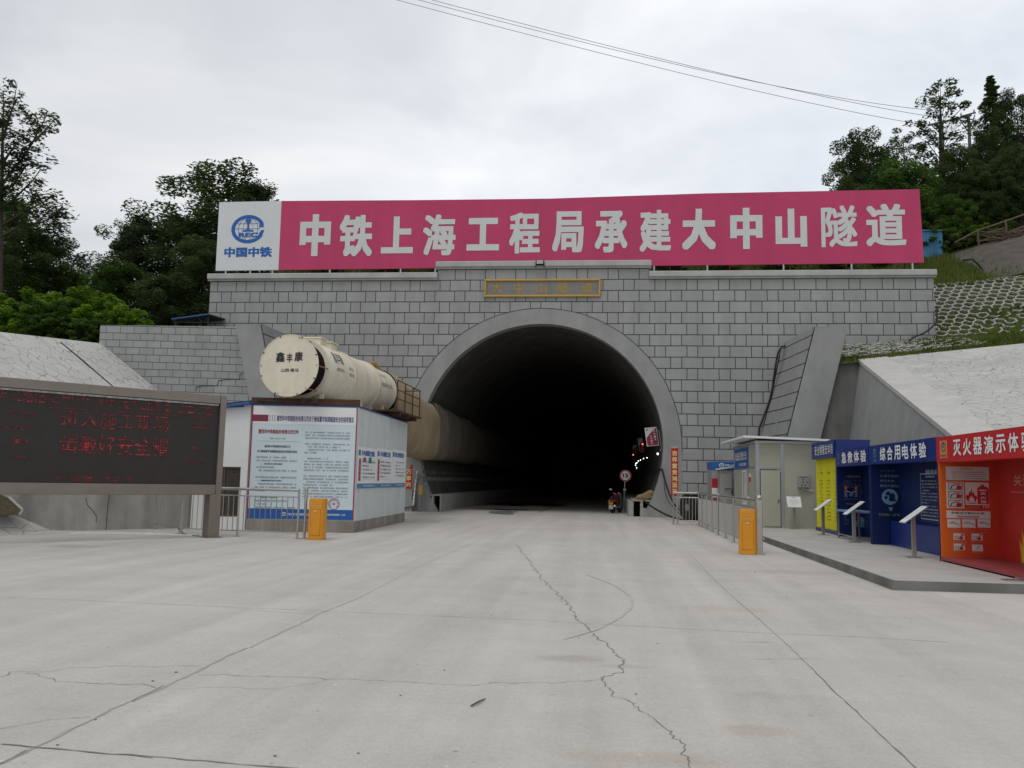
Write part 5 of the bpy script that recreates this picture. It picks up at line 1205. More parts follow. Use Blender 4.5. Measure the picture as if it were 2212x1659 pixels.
# small checkpoint cabin and grey cabinet behind it
t = thing('checkpoint_cabin', (4.9, 38.5, ZP), 'small striped checkpoint cabin with blue header behind guard booth', 'cabin')
MB().box(4.60, 5.6, 38.0, 39.6, 0, 2.27).build('wall', grey_met, t)
FC = front(38.0)
mb = MB(); mb.box(4.58, 5.62, 37.96, 39.62, 2.272, 2.60); mb.build('header', blue_p, t)
P = Poster(t, FC); emblem(P, 5.02, 2.45, .095, white_p, None, .045, False); P.text('中铁上海', 5.16, 5.55, 2.40, 2.50, white_p, .045, .03); P.done()
for z in (1.88, 1.05): MB().rect(4.60, 4.845, z-.40, z, .006, FC).build('red_band', red_p, t)
for z in (1.47,): MB().rect(4.60, 4.845, z-.40, z, .006, FC).build('white_band', white_p, t)
t = thing('grey_cabinet', (5.15, 37, 1.5), 'grey metal cabinet with white top strip beside guard booth', 'cabinet')
MB().box(4.82, 5.33, 36.9, 37.7, .15, 2.22).build('case', grey_met, t, bevel=.01)
rv = [V((4.72, 36.75, 2.24)), V((5.34, 36.75, 2.34)), V((5.34, 37.8, 2.34)), V((4.72, 37.8, 2.24))]
MB().add(rv+[q+V((0, 0, .05)) for q in rv], [(3, 2, 1, 0), (4, 5, 6, 7)]+[(i, (i+1) % 4, 4+(i+1) % 4, 4+i) for i in range(4)]).build('top', white_p, t)
MB().box(4.86, 5.30, 36.86, 36.90, .3, 2.1).build('door', grey_met, t, bevel=.005)
MB().tube([(5.0, 36.85, 1.45), (5.25, 36.7, 1.45), (5.28, 36.85, 1.25)], .018, 5).build('bracket', black, t)

# ------------------------------------------------------------------ demonstration booths
def booth(name, Ya, Yb, Xf, Xb, ztop, zh, m_out, m_in, label, header_title, emb=None, floor=None, text_scale=None):
    """U-shaped exhibit booth: far end wall, back wall, near end wall and a header box along the open front"""
    t = thing(name, ((Xf+Xb)/2, (Ya+Yb)/2, ZP), label, 'booth')
    MB().box(Xf, Xb, Ya, Ya+.05, ZP, ztop-.01).build('end_wall', m_in, t)
    MB().box(Xf, Xb, Yb-.05, Yb, ZP, ztop-.01).build('end_wall', m_in, t)
    MB().box(Xb, Xb+.05, Yb-.05, Ya+.05, ZP, ztop-.01).build('back_wall', m_in, t)
    MB().box(Xf-.02, Xf+.30, Yb-.04, Ya+.04, zh, ztop).build('header', m_out, t)
    MB().box(Xf+.30, Xb, Yb-.04, Ya+.04, ztop-.05, ztop-.012).build('roof', m_out, t)
    P = Poster(t, side(Xf-.02)); w = Ya-Yb
    P.spaced(header_title[0], *header_title[1:], white_p, .008, .030)
    return t, P
sd = lambda a, b, X: (lambda p: (-p.y, p.z))(PX(*z5(a, b), X))
def sbox(a0, b0, a1, b1, X):
    u0, v0 = sd(a0, b0, X); u1, v1 = sd(a1, b1, X); return min(u0, u1), max(u0, u1), min(v0, v1), max(v0, v1)
def fbox(a0, b0, a1, b1, Y):
    p, q = PY(*z5(a0, b0), Y), PY(*z5(a1, b1), Y); return min(p.x, q.x), max(p.x, q.x), min(p.z, q.z), max(p.z, q.z)

# electricity booth
t, P = booth('electricity_booth', 23.70, 18.98, 7.0, 7.70, 2.73, 2.24, navy, navy_d, 'dark blue booth with globe picture and white electricity title', ('综合用电体验', -22.80, -19.62, 2.31, 2.66))
emblem(P, -23.22, 2.53, .115, blue_lt, None, .008, False); P.text('中国中铁', -23.36, -23.08, 2.30, 2.37, blue_lt, .008, .04); P.done()
MB().box(7.45, 7.70, 19.03, 23.64, ZP, .78).build('bench', navy, t, bevel=.01)
Fi = front(23.65); P = Poster(t, Fi); d = .006
pale = mat('pale_blue_print', (.20, .30, .42), .5, var=0); dim = mat('dim_blue_print', (.07, .12, .20), .5, var=0)
for s, b0, b1, m_ in (('点点滴滴', 485, 510, dim), ('汇成节电洪流', 527, 555, pale), ('开开关关', 570, 595, pale), ('照亮万家灯火', 612, 640, pale)):
    a1 = {'点点滴滴': 1030, '开开关关': 1030}.get(s, 1090); u0, u1, v0, v1 = fbox(905, b0, a1, b1, 23.65); P.text(s, u0, u1, v0, v1, m_, d, .02)
c0 = fbox(920, 655, 1062, 785, 23.65); cx, cz = (c0[0]+c0[1])/2, (c0[2]+c0[3])/2
globe = mat('globe_print', (.16, .32, .46), .5, var=.55, scale=7); P.poly([(cx+.205*math.cos(i*.262), cz+.205*math.sin(i*.262)) for i in range(24)], globe, d)
rg = random.Random(3)
for (a, b, s) in ((-.04, .09, .07), (.06, .03, .09), (.02, -.06, .06), (-.10, -.02, .05), (.11, -.08, .05)):
    P.poly([(cx+a+s*rg.uniform(.6, 1.1)*math.cos(i*.7), cz+b+s*rg.uniform(.6, 1.1)*math.sin(i*.7)) for i in range(9)], navy_d, d+.003, 'continent')
u0, u1, v0, v1 = fbox(975, 805, 1020, 845, 23.65); P.poly([(u0, v1), (u0+.03, v1-.02), (u1, v1), (u1-.03, v0+.04), ((u0+u1)/2, v0)], pale, d, 'hand_picture')
u0, u1, v0, v1 = fbox(890, 858, 1075, 888, 23.65); P.text('节约每一度电', u0, u1+.02, v0, v1, mat('green_gold_print', (.16, .22, .10), .5, var=0), d, .03)
P.done()
P = Poster(t, side(7.70)); w_ = mat('soft_white_print', (.42, .47, .52), .5, var=0)
u0, u1, v0, v1 = sbox(1298, 485, 1395, 527, 7.70); P.text('综合用电', u0, u0+1.15, v0, v1, w_, .006, .02)
for q in ((1190, 545, 1318, 700), ): pass
P.frame(-22.1, -20.75, .90, 2.0, .02, w_, .005); P.frame(-20.68, -19.3, 1.42, 2.0, .02, w_, .005); P.frame(-20.68, -19.3, .90, 1.38, .02, w_, .005)
P.text('配电箱体验', -21.75, -21.15, 1.90, 1.95, w_, .006, .03)
P.paragraph('施工现场临时用电必须采用三级配电两级保护做到一机一闸一漏一箱电工必须持证上岗', -22.02, -20.85, 1.84, .075, 12, w_, .5, 8, 20, .02, .006)
P.paragraph('开关箱漏电保护器额定动作电流不大于三十毫安', -20.6, -19.4, 1.30, .08, 5, pale, .5, 9, 20, .02, .006)
P.done()
o = thing('meter_box', (7.6, 20.3, 1.75), 'grey meter box hanging on back wall of electricity booth', 'box')
MB().box(7.55, 7.70, 20.05, 20.45, 1.60, 1.95).build('case', grey_met, o, bevel=.01); MB().prism([(-20.42, 1.78), (-20.08, 1.78), (-20.08, 1.92), (-20.42, 1.92)], .15, .156, side(7.70)).build('window', glass_d, o)

# first aid booth
t, P = booth('first_aid_booth', 27.05, 23.86, 7.0, 7.75, 2.74, 2.24, navy, navy_d, 'blue booth with first aid title and a table inside', ('急救体验', -26.38, -23.98, 2.32, 2.65))
emblem(P, -26.72, 2.53, .10, blue_lt, None, .008, False); P.text('中国中铁', -26.84, -26.60, 2.31, 2.37, blue_lt, .008, .04); P.done()
P = Poster(t, front(27.0)); d = .006; gr = mat('soft_grey_print', (.16, .20, .25), .5, var=0); yl = mat('dim_yellow_print', (.25, .23, .05), .5, var=0)
u0, u1, v0, v1 = fbox(610, 535, 740, 555, 27.0); P.text('心肺复苏急救', u0, u1, v0, v1, yl, d, .03)
src2 = '判断意识呼叫救援胸外按压人工呼吸每分钟一百次按压深度五厘米循环操作直至恢复'
u0, u1, v0, v1 = fbox(588, 575, 770, 650, 27.0); P.paragraph(src2, u0, u1, v1, (v1-v0)/5, 5, gr, .5, 11, 22, .02, d)
u0, u1, v0, v1 = fbox(725, 650, 770, 835, 27.0); P.paragraph(src2, u0, u1, v1, (v1-v0)/12, 12, gr, .5, 12, 5, .02, d)
u0, u1, v0, v1 = fbox(615, 772, 745, 788, 27.0); P.text('外伤包扎急救', u0, u1, v0, v1, yl, d, .03)
u0, u1, v0, v1 = fbox(597, 885, 640, 965, 27.0); P.paragraph(src2, u0, u1, v1, (v1-v0)/7, 7, gr, .5, 13, 6, .02, d)
def figure(P, u, v, s, flip=1):
    rd, sk, pl = mat('figure_red', (.35, .06, .05), .5, var=0), mat('figure_skin', (.45, .30, .24), .5, var=0), mat('figure_blue', (.05, .16, .35), .5, var=0)
    P.poly([(u+.07*s*math.cos(i), v+.30*s+.07*s*math.sin(i)) for i in range(6)], sk, d); P.poly([(u-.08*s, v+.36*s), (u+.09*s, v+.36*s), (u+.06*s, v+.44*s), (u-.06*s, v+.44*s)], rd, d+.001)
    P.poly([(u-.10*s, v), (u+.10*s, v), (u+.10*s, v+.22*s), (u-.10*s, v+.22*s)], rd, d); P.poly([(u, v+.16*s), (u+flip*.26*s, v+.08*s), (u+flip*.26*s, v+.03*s), (u, v+.10*s)], sk, d+.001)
    P.poly([(u-.10*s, v-.22*s), (u+.10*s, v-.22*s), (u+.08*s, v), (u-.08*s, v)], pl, d)
u0, u1, v0, v1 = fbox(595, 640, 715, 738, 27.0)
figure(P, u0+.06, (v0+v1)/2, .52, 1); figure(P, u1-.04, (v0+v1)/2, .52, -1); P.rect(u0, u1, v0-.01, v0, gr, d); P.poly([(u0+.14, v0+.10), (u1-.16, v0+.06), (u1-.12, v0+.18), (u0+.2, v0+.2)], blue_lt, d)
u0, u1, v0, v1 = fbox(690, 885, 780, 985, 27.0); P.poly([(u0, v0+.05), (u1, v0), (u1, v1-.05), (u0+.1, v1)], blue_lt, d-.002); figure(P, (u0+u1)/2-.03, (v0+v1)/2, .55, 1)
P.done()
t = thing('demonstration_table', (7.2, 25.4, ZP), 'narrow light blue topped table standing inside the first aid booth', 'table')
tz0 = .93
MB().box(6.72, 7.45, 24.45, 26.3, tz0, tz0+.05).build('tabletop', mat('table_blue', (.16, .26, .38), .5, var=.1), t, bevel=.01)
for x in (6.80, 7.38):
    for y in (24.55, 26.2): MB().box(x-.02, x+.02, y-.02, y+.02, ZP, tz0).build('leg', steel, t)
MB().box(6.80, 7.38, 24.53, 24.57, .26, .29).box(6.785, 6.815, 24.55, 26.2, .26, .29).build('stretcher', steel, t)

# helmet impact booth (yellow panels)
t = thing('helmet_booth', (7.5, 29, ZP), 'tall booth with yellow folding panels and blue helmet title', 'booth')
Xh = 7.08
MB().box(Xh-.03, Xh+.35, 27.58, 30.42, 2.54, 3.09).build('header', navy, t)
MB().box(Xh+.02, 8.1, 27.42, 27.575, ZP, 3.09).build('end_wall', navy, t)
MB().box(Xh+.45, 8.1, 27.6, 30.42, ZP, 3.05).build('back_box', navy, t)
for i in range(3):
    ya = 30.40-i*.92; yb = ya-.90
    MB().add([V((Xh+.10, ya, .26)), V((Xh+.36, yb, .26)), V((Xh+.36, yb, 2.54)), V((Xh+.10, ya, 2.54)), V((Xh+.16, ya, .26)), V((Xh+.42, yb, .26)), V((Xh+.42, yb, 2.54)), V((Xh+.16, ya, 2.54))], [(0, 1, 2, 3), (7, 6, 5, 4), (0, 4, 5, 1), (3, 2, 6, 7), (0, 3, 7, 4), (1, 5, 6, 2)]).build('yellow_panel', yellow_p, t)
    Fp = frame((Xh+.10, ya, 0), V((.26, -.90, 0)), (0, 0, 1)); P = Poster(t, Fp)
    olive = mat('olive_print', (.22, .21, .02), .5, var=0)
    P.text('撞击体验', .30, .68, 2.05, 2.12, olive, .006, .03)
    P.paragraph('进入施工现场必须正确佩戴安全帽系好下颌带体验重物打击感受安全帽的重要性', .22, .76, 1.85, .115, 12, olive, .4, 20+i, 9, .02, .006); P.done()
MB().box(Xh+.06, Xh+.44, 27.6, 30.42, ZP, .258).build('base', navy, t)
P = Poster(t, side(Xh-.03)); P.spaced('安全帽撞击体验', -29.95, -27.62, 2.66, 2.98, white_p, .008, .010, .84); emblem(P, -30.28, 2.86, .07, blue_lt, None, .008, False); P.done()

# fire extinguisher booth
redm = mat('red_panel', (.48, .016, .022), .42, var=.10, scale=1.5)
def fire_mat():
    M = bpy.data.materials.new('orange_red_print'); M.use_nodes = True; tt = M.node_tree; l = tt.links.new; b = tt.nodes['Principled BSDF']; b.inputs['Roughness'].default_value = .45
    geo = tt.nodes.new('ShaderNodeNewGeometry'); sp = tt.nodes.new('ShaderNodeSeparateXYZ'); l(geo.outputs['Position'], sp.inputs[0])
    nz = tt.nodes.new('ShaderNodeTexNoise'); nz.inputs['Scale'].default_value = 1.1; l(geo.outputs['Position'], nz.inputs['Vector'])
    f = math_node(tt, 'ADD', math_node(tt, 'DIVIDE', math_node(tt, 'SUBTRACT', sp.outputs[0], 6.95), 1.1), math_node(tt, 'MULTIPLY', math_node(tt, 'SUBTRACT', nz.outputs['Fac'], .5), .7))
    r = tt.nodes.new('ShaderNodeValToRGB'); e = r.color_ramp.elements; e[0].position = 0; e[0].color = (.66, .15, .015, 1); e[1].position = .62; e[1].color = (.56, .045, .018, 1)
    l(f, r.inputs['Fac']); l(r.outputs['Color'], b.inputs['Base Color']); return M
firem = fire_mat()
t = thing('extinguisher_booth', (7.6, 17, ZP), 'bright red booth with extinguisher posters cut by right frame edge', 'booth')
Xr, Xk, Ya, Yb = 6.95, 8.10, 18.85, 14.86
MB().box(Xr, Xk, Ya, Ya+.06, ZP, 2.70).build('end_wall', firem, t)
MB().box(Xk, Xk+.05, Yb, Ya+.06, ZP, 2.70).build('back_wall', mat('red_print_back', (.46, .026, .018), .45, var=.15, scale=1.0), t)
MB().box(Xr, Xk, Yb-.06, Yb, ZP, 2.70).build('end_wall', redm, t)
MB().box(Xr-.02, Xr+.28, Yb-.075, Ya+.07, 2.19, 2.71).build('header', redm, t)
MB().box(Xr+.28, Xk, Yb-.04, Ya+.05, 2.64, 2.69).build('roof', redm, t)
MB().box(Xr-.01, Xk, Yb, Ya, ZP+.03, .24).build('floor', mat('red_floor', (.30, .05, .055), .6, var=.12, scale=3), t)
MB().box(Xr+.02, Xk, Yb, Ya, ZP, ZP+.029).build('floor_gap', dark_void, t)
MB().box(Xr-.015, Xr+.015, Ya+.062, Ya+.10, ZP, 2.19).build('corner_trim', navy_d, t)
P = Poster(t, side(Xr-.02)); u0, u1, v0, v1 = sbox(1540, 370, 2098, 190, Xr-.02); P.spaced('灭火器演示体验', u0, u0+(u1-u0)*7.02/6, 2.29, 2.62, white_p, .008, .030)
P.rect(-18.72, -18.33, 2.27, 2.63, mat('orange_print', (.60, .22, .02), .5, var=0), .004); emblem(P, -18.52, 2.50, .105, blue_p, None, .008, False); P.text('中国中铁', -18.67, -18.37, 2.29, 2.35, blue_p, .008, .04); P.done()
Yw = Ya; P = Poster(t, front(Yw)); d = .005
ps = mat('poster_white', (.62, .58, .56), .5, var=.04); drk = mat('print_dark', (.06, .04, .04), .5, var=0); rose = mat('print_rose', (.55, .22, .18), .5, var=0)
def R_(a0, b0, a1, b1, m_, dd=d, n_='printed_field'): P.rect(*fbox(a0, b0, a1, b1, Yw), m_, dd, n_)
def T_(s, a0, b0, a1, b1, m_, bold=.03, dd=d+.004): P.text(s, *fbox(a0, b0, a1, b1, Yw), m_, dd, bold)
R_(1468, 458, 1842, 580, ps); T_('四懂四会', 1590, 470, 1712, 490, rose)
for i, s in enumerate(('一、懂本岗位的火灾危险性会报警', '二、懂预防火灾的措施会使用灭火器材', '三、懂灭火方法会扑救初起火', '四、懂逃生方法会组织疏散逃生')): T_(s, 1475, 502+i*18, 1800+(i % 2)*25, 514+i*18, drk)
R_(1471, 590, 1630, 818, ps); R_(1634, 594, 1845, 792, ps)
for k in range(3):
    b0 = 597+k*74; P.frame(*fbox(1490, b0, 1614, b0+62, Yw), .012, drk, d+.003)
    u0, u1, v0, v1 = fbox(1490, b0, 1614, b0+62, Yw); w = u1-u0; h = v1-v0
    P.poly([(u0+w*.55, v0+h*.1), (u0+w*.9, v0+h*.1), (u0+w*.95, v0+h*.55), (u0+w*.6, v0+h*.6)], red_p, d+.003); P.poly([(u0+w*.12, v0+h*.15), (u0+w*.2, v0+h*.55), (u0+w*.5, v0+h*.8), (u0+w*.52, v0+h*.68), (u0+w*.28, v0+h*.5), (u0+w*.2, v0+h*.12)], drk, d+.004)
    P.poly([(u0+w*.45, v0+h*.6), (u0+w*.85, v0+h*.62), (u0+w*.8, v0+h*.9), (u0+w*.55, v0+h*.85)], mat('skin_print', (.42, .30, .24), .5, var=0), d+.005)
u0, u1, v0, v1 = fbox(1634, 594, 1845, 792, Yw); w = u1-u0; h = v1-v0
P.poly([(u0+w*x, v0+h*y) for x, y in ((.50, .04), (.98, .04), (.98, .72), (.92, .80), (.80, .84), (.80, .90), (.66, .90), (.66, .84), (.56, .80), (.50, .72))], redm, d+.003, 'extinguisher_picture')
P.rect(u0+w*.58, u0+w*.90, v0+h*.63, v0+h*.68, ps, d+.006)
for i, c_ in enumerate('灭火器'): P.text(c_, u0+w*.62, u0+w*.88, v0+h*(.44-.18*i), v0+h*(.58-.18*i), ps, d+.006, .03)
def flame(cx, v, s, m_, dd, n_='flame_picture'): P.poly([(cx+s*x, v+s*y) for x, y in ((-.30, 0), (.30, 0), (.42, .28), (.34, .52), (.26, .40), (.20, .75), (.10, .55), (.04, 1.0), (-.10, .62), (-.16, .78), (-.24, .42), (-.34, .56), (-.42, .26))], m_, dd, n_)
flame(u0+w*.25, v0+h*.16, .27, redm, d+.003); flame(u0+w*.25, v0+h*.16, .13, ps, d+.006); P.rect(u0+w*.04, u0+w*.46, v0+h*.06, v0+h*.10, redm, d+.003)
R_(1636, 796, 1848, 820, redm, d+.002); T_('火警电话', 1645, 799, 1758, 818, rose); T_('119', 1790, 799, 1842, 818, ps)
R_(1475, 836, 1855, 908, ps); T_('手提式干粉灭火器', 1512, 845, 1803, 872, drk); T_('使用方法及适用范围', 1566, 880, 1753, 898, drk)
for a in (1482, 1610, 1740):
    R_(a, 910, a+115, 985, ps); u0, u1, v0, v1 = fbox(a, 910, a+115, 985, Yw); w = u1-u0; h = v1-v0
    P.poly([(u0+w*.1, v0+h*.6), (u0+w*.4, v0+h*.75), (u0+w*.9, v0+h*.45), (u0+w*.92, v0+h*.2), (u0+w*.82, v0+h*.35), (u0+w*.45, v0+h*.5), (u0+w*.2, v0+h*.45)], mat('sketch_grey', (.33, .33, .33), .5, var=0), d+.004)
T_('拔出保险销', 1490, 992, 1592, 1006, rose); T_('握住喷管', 1612, 992, 1685, 1006, rose); T_('按下压把', 1757, 992, 1830, 1006, rose); T_('对准火焰根部', 1612, 1012, 1722, 1026, rose); T_('扫射喷射', 1757, 1018, 1832, 1032, rose)
for (a, b, c_, s) in ((1535, 1030, 'A', '普通固体材料火灾'), (1690, 1034, 'B', '可燃液体火灾'), (1538, 1118, 'C', '气体和蒸汽火灾'), (1693, 1127, '', '带电物质火灾')):
    R_(a, b, a+97, b+60, ps); u0, u1, v0, v1 = fbox(a, b, a+97, b+60, Yw); w = u1-u0; h = v1-v0
    if c_:
        P.poly([(u1-w*.18+w*.12*math.cos(i*.6), v1-h*.2+w*.12*math.sin(i*.6)) for i in range(10)], drk, d+.004); P.text(c_, u1-w*.24, u1-w*.12, v1-h*.33, v1-h*.07, ps, d+.006, .03)
        flame(u0+w*.68, v0+h*.08, .10, red_p, d+.004); P.frame(u0+w*.14, u0+w*.46, v0+h*.15, v0+h*.6, .008, drk, d+.004)
    else: P.poly([(u0+w*.2, v0+h*.2), (u0+w*.55, v0+h*.4), (u0+w*.5, v0+h*.5), (u0+w*.85, v0+h*.85), (u0+w*.5, v0+h*.62), (u0+w*.55, v0+h*.5)], red_p, d+.004)
    T_(s, a-12, b+66, a+110, b+80, rose)
P.done()
P = Poster(t, side(Xk)); P.text('关注消防安全', -18.15, -15.9, 1.72, 1.95, rose, .006, .02); P.rect(-18.3, -15.9, 1.60, 1.615, rose, .006)
fy, fo = mat('flame_yellow', (.62, .42, .03), .5, var=.2, scale=4), mat('flame_orange', (.60, .16, .02), .5, var=.2, scale=4)
for u_, s_ in ((-17.75, .95), (-17.2, .75), (-16.6, 1.1), (-15.9, .9)): P.poly([(u_+s_*x, .242+s_*y) for x, y in ((-.24, 0), (.26, 0), (.30, .35), (.22, .30), (.24, .75), (.12, .55), (.02, 1.05), (-.06, .55), (-.16, .72), (-.14, .35), (-.28, .5))], fo, .006, 'flame_picture'); P.poly([(u_+s_*x*.8, .244+s_*y*.85) for x, y in ((-.24, 0), (.26, 0), (.30, .35), (.22, .30), (.24, .75), (.12, .55), (.02, 1.05), (-.06, .55), (-.16, .72), (-.14, .35), (-.28, .5))], fy, .010, 'flame_picture')
P.done()

# ------------------------------------------------------------------ reading stands in front of the booths
def stand_mesh(t, dirn, m_board):
    MB().box(-.15, .15, -.10, .10, 0, .012).build('base_plate', steel, t)
    MB().box(-.045, .045, -.025, .025, .012, .90).build('post', steel, t, bevel=.004)
    u, v = (V((1, 0, 0)), V((0, .55, .83))) if dirn == 'front' else (V((0, -1, 0)), V((.80, 0, .60)))
    bw, bh = (.24, .22) if dirn == 'front' else (.20, .30)
    M_ = frame((0, 0, .93), u, v); P_ = MB().prism([(-bw, -bh), (bw, -bh), (bw, bh), (-bw, bh)], -.018, 0, M_).build('board', alu, t)
    MB().prism([(-bw+.012, -bh+.012), (bw-.012, -bh+.012), (bw-.012, bh-.012), (-bw+.012, bh-.012)], 0, .004, M_).build('sheet', white_p, P_)
    mb = MB(); rr = random.Random(5)
    for i in range(8): 
        v_ = bh*.5-i*bh*.16; mb.text('体验项目操作说明注意事项安全要求'[i:i+9], M_, -bw*.75, -bw*.75+bw*1.5*rr.uniform(.6, 1), v_, v_+.014, .007, 0)
    mb.text('体验说明', M_, -.07, .07, bh*.74, bh*.74+.03, .007, .03); mb.build('lettering', grey_ink, P_, fix=False)
for (x, y, dirn, rz, lab) in ((6.52, 30.8, 'front', 0, 'white sheet stand facing the road before guard booth control box'), (6.68, 27.5, 'side', .05, 'slanted sheet stand in front of the yellow panels'), (6.69, 24.25, 'side', 0, 'slanted sheet stand in front of first aid booth table'), (6.65, 19.6, 'side', -.03, 'nearest slanted sheet stand with wide base before electricity booth')):
    t = thing('reading_stand', (0, 0, 0), lab, 'stand', 'reading stands before the booths'); stand_mesh(t, dirn, None); t.location = (x, y, ZP); t.rotation_euler = (0, 0, rz)

c = G(2190, 1254, ZP); t = thing('mounting_plate', c, 'bare grey steel mounting plate on the pavement at right frame edge', 'plate')
MB().box(c.x-.17, c.x+.25, c.y-.12, c.y+.12, ZP, ZP+.014).build('plate', steel, t)
MB().box(c.x+.04, c.x+.16, c.y-.05, c.y+.05, ZP+.014, ZP+.05).build('socket', steel, t)

# ------------------------------------------------------------------ couplet strips on the arch ring
FA = front(41.988)
def couplet(x0, x1, za, zb, s, label, torn=False):
    t = thing('couplet_strip', ((x0+x1)/2, 41.98, (za+zb)/2), label, 'banner')
    MB().prism([(x0, za), (x1, za), (x1, zb), (x0+(.22 if torn else 0), zb-(0 if torn else 0)), ] if not torn else [(x0, za), (x1, za), (x1, zb), (x1-.08, zb+.05), (x0, zb-.75)], .002, .010, FA).build('strip', red_p, t)
    mb = MB(); n_ = len(s); w = x1-x0; h = (zb-za-.25)/n_
    for i, c_ in enumerate(s): mb.text(c_, FA, x0+w*.14, x1-w*.14, zb-.18-(i+.9)*h, zb-.18-i*h-.02, .014, .05)
    mb.build('lettering', gold_lt, t, fix=False)
    MB().plate([(x0, zb-.10), (x1, zb-.06), (x1, zb), (x0, zb)], .013, FA).build('torn_edge', mat('peeled_paper', (.45, .38, .35), .8, var=.5, scale=20), t) if not torn else None
    return t
couplet(3.16, 3.50, 1.02, 3.40, '吉祥富贵鸿运开', 'red couplet strip with gold characters on the right arch ring')
couplet(-9.86, -9.50, 1.08, 2.26, '万事兴', 'torn red couplet strip half hidden by the hut', True)

# ------------------------------------------------------------------ pipes, steel post and hose on the left of the mouth
t = thing('pipe', (-9.0, 41.6, 0), 'fat grey pipe with yellow band bending into the tunnel', 'pipe')
px_ = -8.98
MB().tube([(px_, 41.6, 0), (px_, 41.6, 1.36), (px_, 41.63, 1.47), (px_, 41.70, 1.54), (px_, 41.82, 1.57)], .125, 14).build('riser', mat('pipe_grey', (.16, .17, .175), .6, var=.2, scale=4), t, smooth=True)
MB().tube([(px_, 41.6, .83), (px_, 41.6, 1.30)], .129, 14).build('yellow_band', mat('faded_yellow', (.42, .29, .06), .7, var=.2, scale=5), t, smooth=True)
MB().tube([(-8.98, 41.82, 1.57), (-8.98, 42.6, 1.57), (-8.95, 60, 1.57), (-8.9, 100, 1.57)], .135, 12).build('main', mat('pipe_dirty', (.20, .185, .16), .7, var=.4, scale=3), t, smooth=True)
for y in (43.4, 46, 49, 52): MB().tube([(-8.98, y, 1.57), (-8.98, y+.06, 1.57)], .17, 12).build('flange', mat('pipe_grey', (0,)*3), t)
t = thing('pipe', (-9.0, 42, 2), 'upper dark pipe running along left tunnel wall', 'pipe')
MB().tube([(-9.1, 42.1, 1.92), (-9.05, 60, 1.92), (-9.0, 100, 1.92)], .12, 12).build('main', mat('pipe_dark', (.10, .10, .10), .7, var=.3, scale=3), t, smooth=True)
for y in (42.3, 44.8, 47.5): MB().tube([(-9.1, y, 1.92), (-9.1, y+.07, 1.92)], .16, 12).build('flange', mat('pipe_grey', (0,)*3), t)
t = thing('foil_hose', (-9.4, 41.7, 0), 'crinkled silver flexible hose bending on the ground by left arch foot', 'hose')
pts = []; rr = []
for i in range(70):
    s = i/69
    if s < .7: p = V((-9.22-.12*s/.7, 41.72, 1.85-1.55*s/.7))
    else: q = (s-.7)/.3*math.pi/2; p = V((-9.34-.45*math.sin(q), 41.72, .30-.16*(1-math.cos(q))))
    pts.append(p); rr.append(.075+(.016 if i % 2 else -.006))
MB().tube(pts, rr, 10).build('hose', mat('silver_foil', (.42, .42, .42), .35, metal=.7, var=.3, scale=12), t)
MB().tube([pts[0], pts[0]+V((0, 0, .14))], .05, 8).build('nozzle', mat('chrome', (0,)*3), t)
t = thing('grey_crate', (-9.75, 41.6, 0), 'plain grey steel box standing beneath the torn couplet', 'box')
MB().box(-10.1, -9.42, 41.75, 41.97, 0, 1.06).build('case', grey_met, t, bevel=.01); MB().box(-10.12, -9.40, 41.73, 41.98, 1.062, 1.085).build('lid', mat('worn_lid', (.40, .36, .33), .7, var=.3, scale=6), t)

# ------------------------------------------------------------------ speed sign
t = thing('speed_sign', (.93, 46.9, 0), 'round speed limit sign reading 15 on leaning thin pole', 'traffic sign')
c = PY(1351.2, 1027.5, 46.9); FQ = front(46.88)
MB().tube([(c.x-.10, 46.92, 0), (c.x+.0, 46.92, c.z+.2)], .032, 8).build('pole', alu, t)
mb = MB(); mb.tube([(c.x, 46.90, c.z), (c.x, 46.88, c.z)], .31, 32); mb.build('disc', white_p, t)
MB().ring(c.x, c.z, .235, .305, .004, FQ).build('red_ring', mat('sign_red', (.50, .03, .04), .5, var=.05), t)
MB().text('15', FQ, c.x-.15, c.x+.155, c.z-.11, c.z+.125, .006, .045).build('lettering', black_ink, t, fix=False)

# ------------------------------------------------------------------ motorcycle seen from behind
t = thing('motorcycle', (.42, 45.9, 0), 'dark red motorcycle parked in the tunnel mouth seen from behind', 'motorcycle')
O = V((.42, 45.85, 0)); hd = V((.30, .95, 0)).normalized(); rt = V((hd.y, -hd.x, 0))
BM = Matrix((rt, hd, V((0, 0, 1)))).transposed().to_4x4(); BM.translation = O       # x right, y forward, z up
def bt(pts): return [BM @ V(p) for p in pts]
tyre_m = black; chrome = mat('chrome', (0,)*3); red_t = mat('tank_red', (.20, .012, .02), .25, var=.05); dkp = mat('dark_plastic', (.02, .02, .022), .5, var=0)
def wheel(y, w):
    wv = []; n_ = 28
    mb = MB(); prof = [(-w, .24), (-w*.8, .30), (0, .315), (w*.8, .30), (w, .24)]
    for i in range(n_):
        a = 2*math.pi*i/n_
        for (x, r_) in prof: wv.append(BM @ V((x, y+r_*math.cos(a), .315+r_*math.sin(a))))
    k = len(prof); mb.add(wv, [(i*k+j, i*k+j+1, ((i+1) % n_)*k+j+1, ((i+1) % n_)*k+j) for i in range(n_) for j in range(k-1)])
    o = mb.build('wheel', tyre_m, t, smooth=True)
    mb = MB()
    for i in range(6): a = i*math.pi/3; mb.tube(bt([(0, y, .315), (0, y+.24*math.cos(a), .315+.24*math.sin(a))]), .012, 5)
    mb.tube(bt([(-.07, y, .315), (.07, y, .315)]), .04, 8); mb.build('rim', alu, o)
wheel(0, .062); wheel(1.27, .05)
